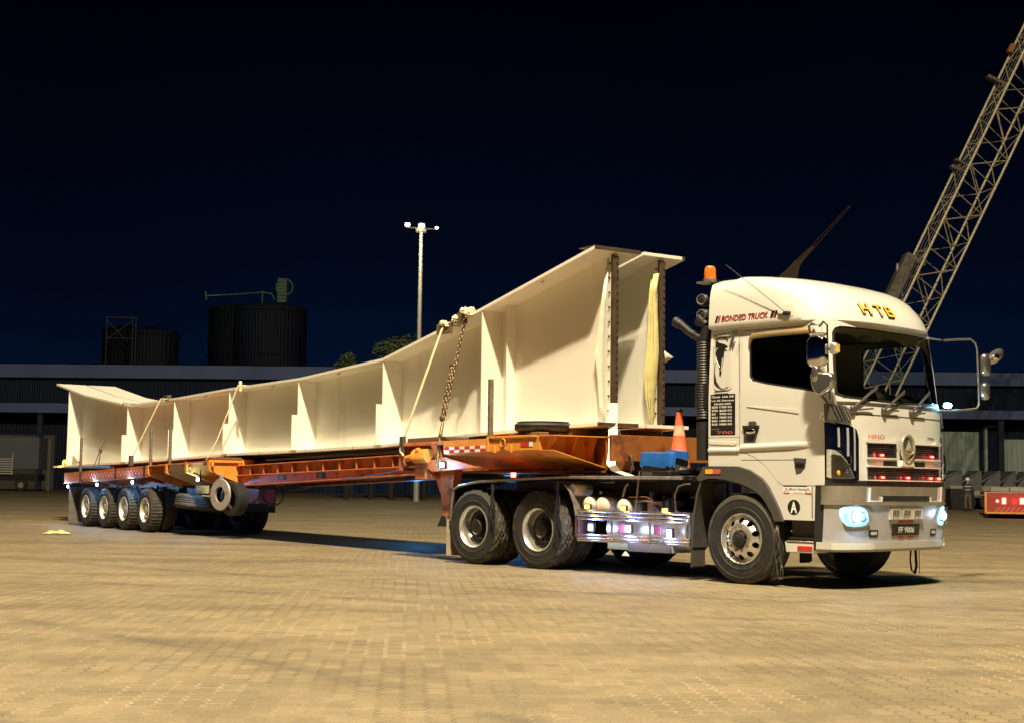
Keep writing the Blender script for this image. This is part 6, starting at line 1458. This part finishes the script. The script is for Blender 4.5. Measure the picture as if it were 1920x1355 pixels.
m = MB(); p = px(1783, 930, 86); m.box(p.x, p.x + 1.4, 86, 87.2, 0, 1.25); tag(m.build('steel_block', 'blackmetal', bevel=.03), 'low dark steel block left of the worker', 'steel block')
FB = empty('flatbed_trailer', (px(1772, 925, 88).x, 88, 0)); tag(FB, 'long pale low flatbed standing in front of the row of steel bins, behind the worker', 'flatbed')
m = MB(); m.box(0, 7.5, 0, 3.0, .85, 1.12); m.build('deck', 'bingrey2', FB, bevel=.02)
for x in (.25, 2.2, 3.6):
    m = MB(); m.box(x, x + 1.0, -.3, .6, 1.125, 1.42); m.build('deck_crate', 'bingrey2', FB, bevel=.03)
for x in (.5, 1.5, 2.6, 3.7, 4.8):
    m = MB(); m.cyl((x, .1, .42), (x, .4, .42), .42, None, 24); m.build('wheel', 'rubber', FB, bevel=.03)
# low-loader with red tail panel
LL = empty('low_loader', (19.75, 60, 0), R(-17)); tag(LL, 'low flat trailer at the right edge showing its red tail panel with four lit lamps', 'trailer')
m = MB(); m.box(0, 2.9, 0, .12, .26, 1.06); tp = m.build('tail_panel', 'tailred', LL, bevel=.01)
m = MB(); m.box(-.06, .02, -.03, .15, .22, 1.10); m.box(-.06, 2.95, -.03, .15, .20, .27); m.build('panel_frame', 'orange', tp)
for x in (.62, 1.32): 
    m = MB(); m.box(x, x + .16, -.05, 0, .60, .86); m.build('tail_lamp', 'tailhot', tp)
for x in (.44, 1.66):
    m = MB(); m.cyl((x, -.05, .72), (x, 0, .72), .06, None, 14); m.build('tail_lamp', 'tailhot', tp)
lamp('tail_light', 'POINT', (19.75 + 1.05, 59.6, .72), 2.5, (1, .12, .10), .1)
m = MB(); 
for i in range(12): m.add([(.3 + i * .2, -.003, .28), (.42 + i * .2, -.003, .28), (.6 + i * .2, -.003, .48), (.48 + i * .2, -.003, .48)], [(0, 1, 2, 3)])
m.build('panel_stripe', 'redsticker', tp)
m = MB(); m.box(0, 2.9, .13, 14, .95, 1.10); m.box(.5, 2.4, .3, 14, .6, .95); m.build('deck', 'bingrey2', LL, bevel=.01)
for x, y, l in ((.4, 9.0, 1.6), (1.2, 7, 1.5)):
    m = MB(); m.box(x, x + l, y, y + 1.2, 1.11, 1.32 + .1 * (l > 2)); m.build('deck_plate', 'bingrey2', LL, bevel=.02)
for y in (2.0, 3.4):
    m = MB(); m.cyl((.15, y, .42), (.55, y, .42), .42, None, 24); m.build('wheel', 'rubber', LL, bevel=.03); m = MB(); m.cyl((2.35, y, .42), (2.75, y, .42), .42, None, 24); m.build('wheel', 'rubber', LL, bevel=.03)
# ------------------------------------------------------------------ worker seen from behind
def person(x, y, rz):
    s = 1.0; sk = [(0, 0, .96, .15), (0, 0, 1.15, .15), (0, .01, 1.38, .17), (0, 0, 1.52, .07), (0, -.01, 1.60, .085), (0, -.01, 1.70, .095)]
    V = []; E_ = []; Rr = []
    def addv(p, r): V.append(p[:3]); Rr.append(r); return len(V) - 1
    ids = [addv(p, p[3]) for p in sk]
    for a, b in zip(ids, ids[1:]): E_.append((a, b))
    for sd in (1, -1):
        h = addv((.10 * sd, 0, .90), .105); k = addv((.12 * sd, -.03, .50), .070); an = addv((.13 * sd, .02 if sd > 0 else .06, .10), .048); t = addv((.15 * sd, -.12, .05), .042)
        E_ += [(ids[0], h), (h, k), (k, an), (an, t)]
        sh = addv((.19 * sd, 0, 1.42), .072); el = addv((.27 * sd, .03, 1.14), .050); wr = addv((.27 * sd, -.10, .93), .036); hd = addv((.265 * sd, -.16, .88), .034)
        E_ += [(ids[2], sh), (sh, el), (el, wr), (wr, hd)]
    me = bpy.data.meshes.new('person_body'); me.from_pydata(V, E_, []); o = bpy.data.objects.new('body', me); col.objects.link(o)
    md = o.modifiers.new('skin', 'SKIN'); 
    for i, r_ in enumerate(Rr): me.skin_vertices[0].data[i].radius = (r_, r_ * (.78 if i in (0, 1, 2) else 1))
    me.skin_vertices[0].data[0].use_root = True
    o.modifiers.new('s', 'SUBSURF').levels = 2; o.modifiers['s'].render_levels = 2
    dg = bpy.context.evaluated_depsgraph_get(); dg.update(); m2 = bpy.data.meshes.new_from_object(o.evaluated_get(dg)); o.modifiers.clear(); o.data = m2
    for mm in ('workwear', 'workpants', 'skin', 'black'): m2.materials.append(M[mm])
    for p in m2.polygons:
        z = p.center.z; xx = abs(p.center.x)
        p.material_index = 3 if z < .12 else (1 if z < .95 and xx < .235 else (2 if z > 1.53 or (z < .93 and xx >= .2) else 0))
    m2.polygons.foreach_set('use_smooth', [True] * len(m2.polygons))
    # fingers
    q = MB()
    for sd in (1, -1):
        for k in range(4): q.tube([(.265 * sd + .016 * (k - 1.5), -.18, .87), (.265 * sd + .018 * (k - 1.5), -.215, .845), (.265 * sd + .018 * (k - 1.5), -.22, .80 + .006 * abs(k - 1.5))], [.010, .009, .007], 6)
        q.tube([(.235 * sd, -.15, .88), (.215 * sd, -.19, .86), (.215 * sd, -.215, .835)], [.012, .010, .008], 6)
    root = empty('person', (x, y, 0), rz); o.parent = root
    fg = q.build('fingers', 'skin', o)
    h = MB(); h.lathe([(.125, 0), (.135, .0), (.128, .02), (.122, .08), (.095, .135), (.05, .155), (.001, .16)], (0, -.01, 1.70), (0, 0, 1), 24); h.blob((0, -.12, 1.705), (.09, .07, .012)); h.build('helmet', 'helmetwhite', root, ang=50)
    h = MB(); h.torus((0, .0, 1.36), (0, 0, 1), .185, .022, 28, 8, sx=1.0); 
    for i, v in enumerate(h.v): h.v[i] = (v[0] * 1.04, v[1] * .80, v[2])
    h.torus((0, 0, 1.18), (0, 0, 1), .165, .018, 28, 8); h.build('reflective_band', 'whiterefl', root)
    return root
ps = px(1815, 945, 80); pr_ = person(ps.x, 80, R(180)); tag(pr_, 'worker seen from behind in dark jacket and white helmet by the steel bins', 'person')
# rag on the ground
rd = random.Random(4)
m = MB(); rows = []
for j in range(9):
    row = []
    for i in range(13):
        x = -.42 + .07 * i; y = -.22 + .055 * j; e = 1 - (abs(x) / .45) ** 2; e2 = 1 - (abs(y) / .24) ** 2
        row.append((x + rd.uniform(-.02, .02), y + rd.uniform(-.02, .02), .012 + max(0, e * e2) * .10 * abs(math.sin(x * 9 + y * 7)) + rd.uniform(0, .02)))
    rows.append(row)
m.grid(rows); o = m.build('rag', 'cloth', None, ang=70); p = px(106, 1000, 29.5); o.location = (p.x, 29.5, 0); o.rotation_euler = (0, 0, .2); o.scale = (.62, .62, .8); s_ = o.modifiers.new('s', 'SOLIDIFY'); s_.thickness = .008
tag(o, 'crumpled pale yellow rag lying on the paving left of the trailer wheels', 'rag')
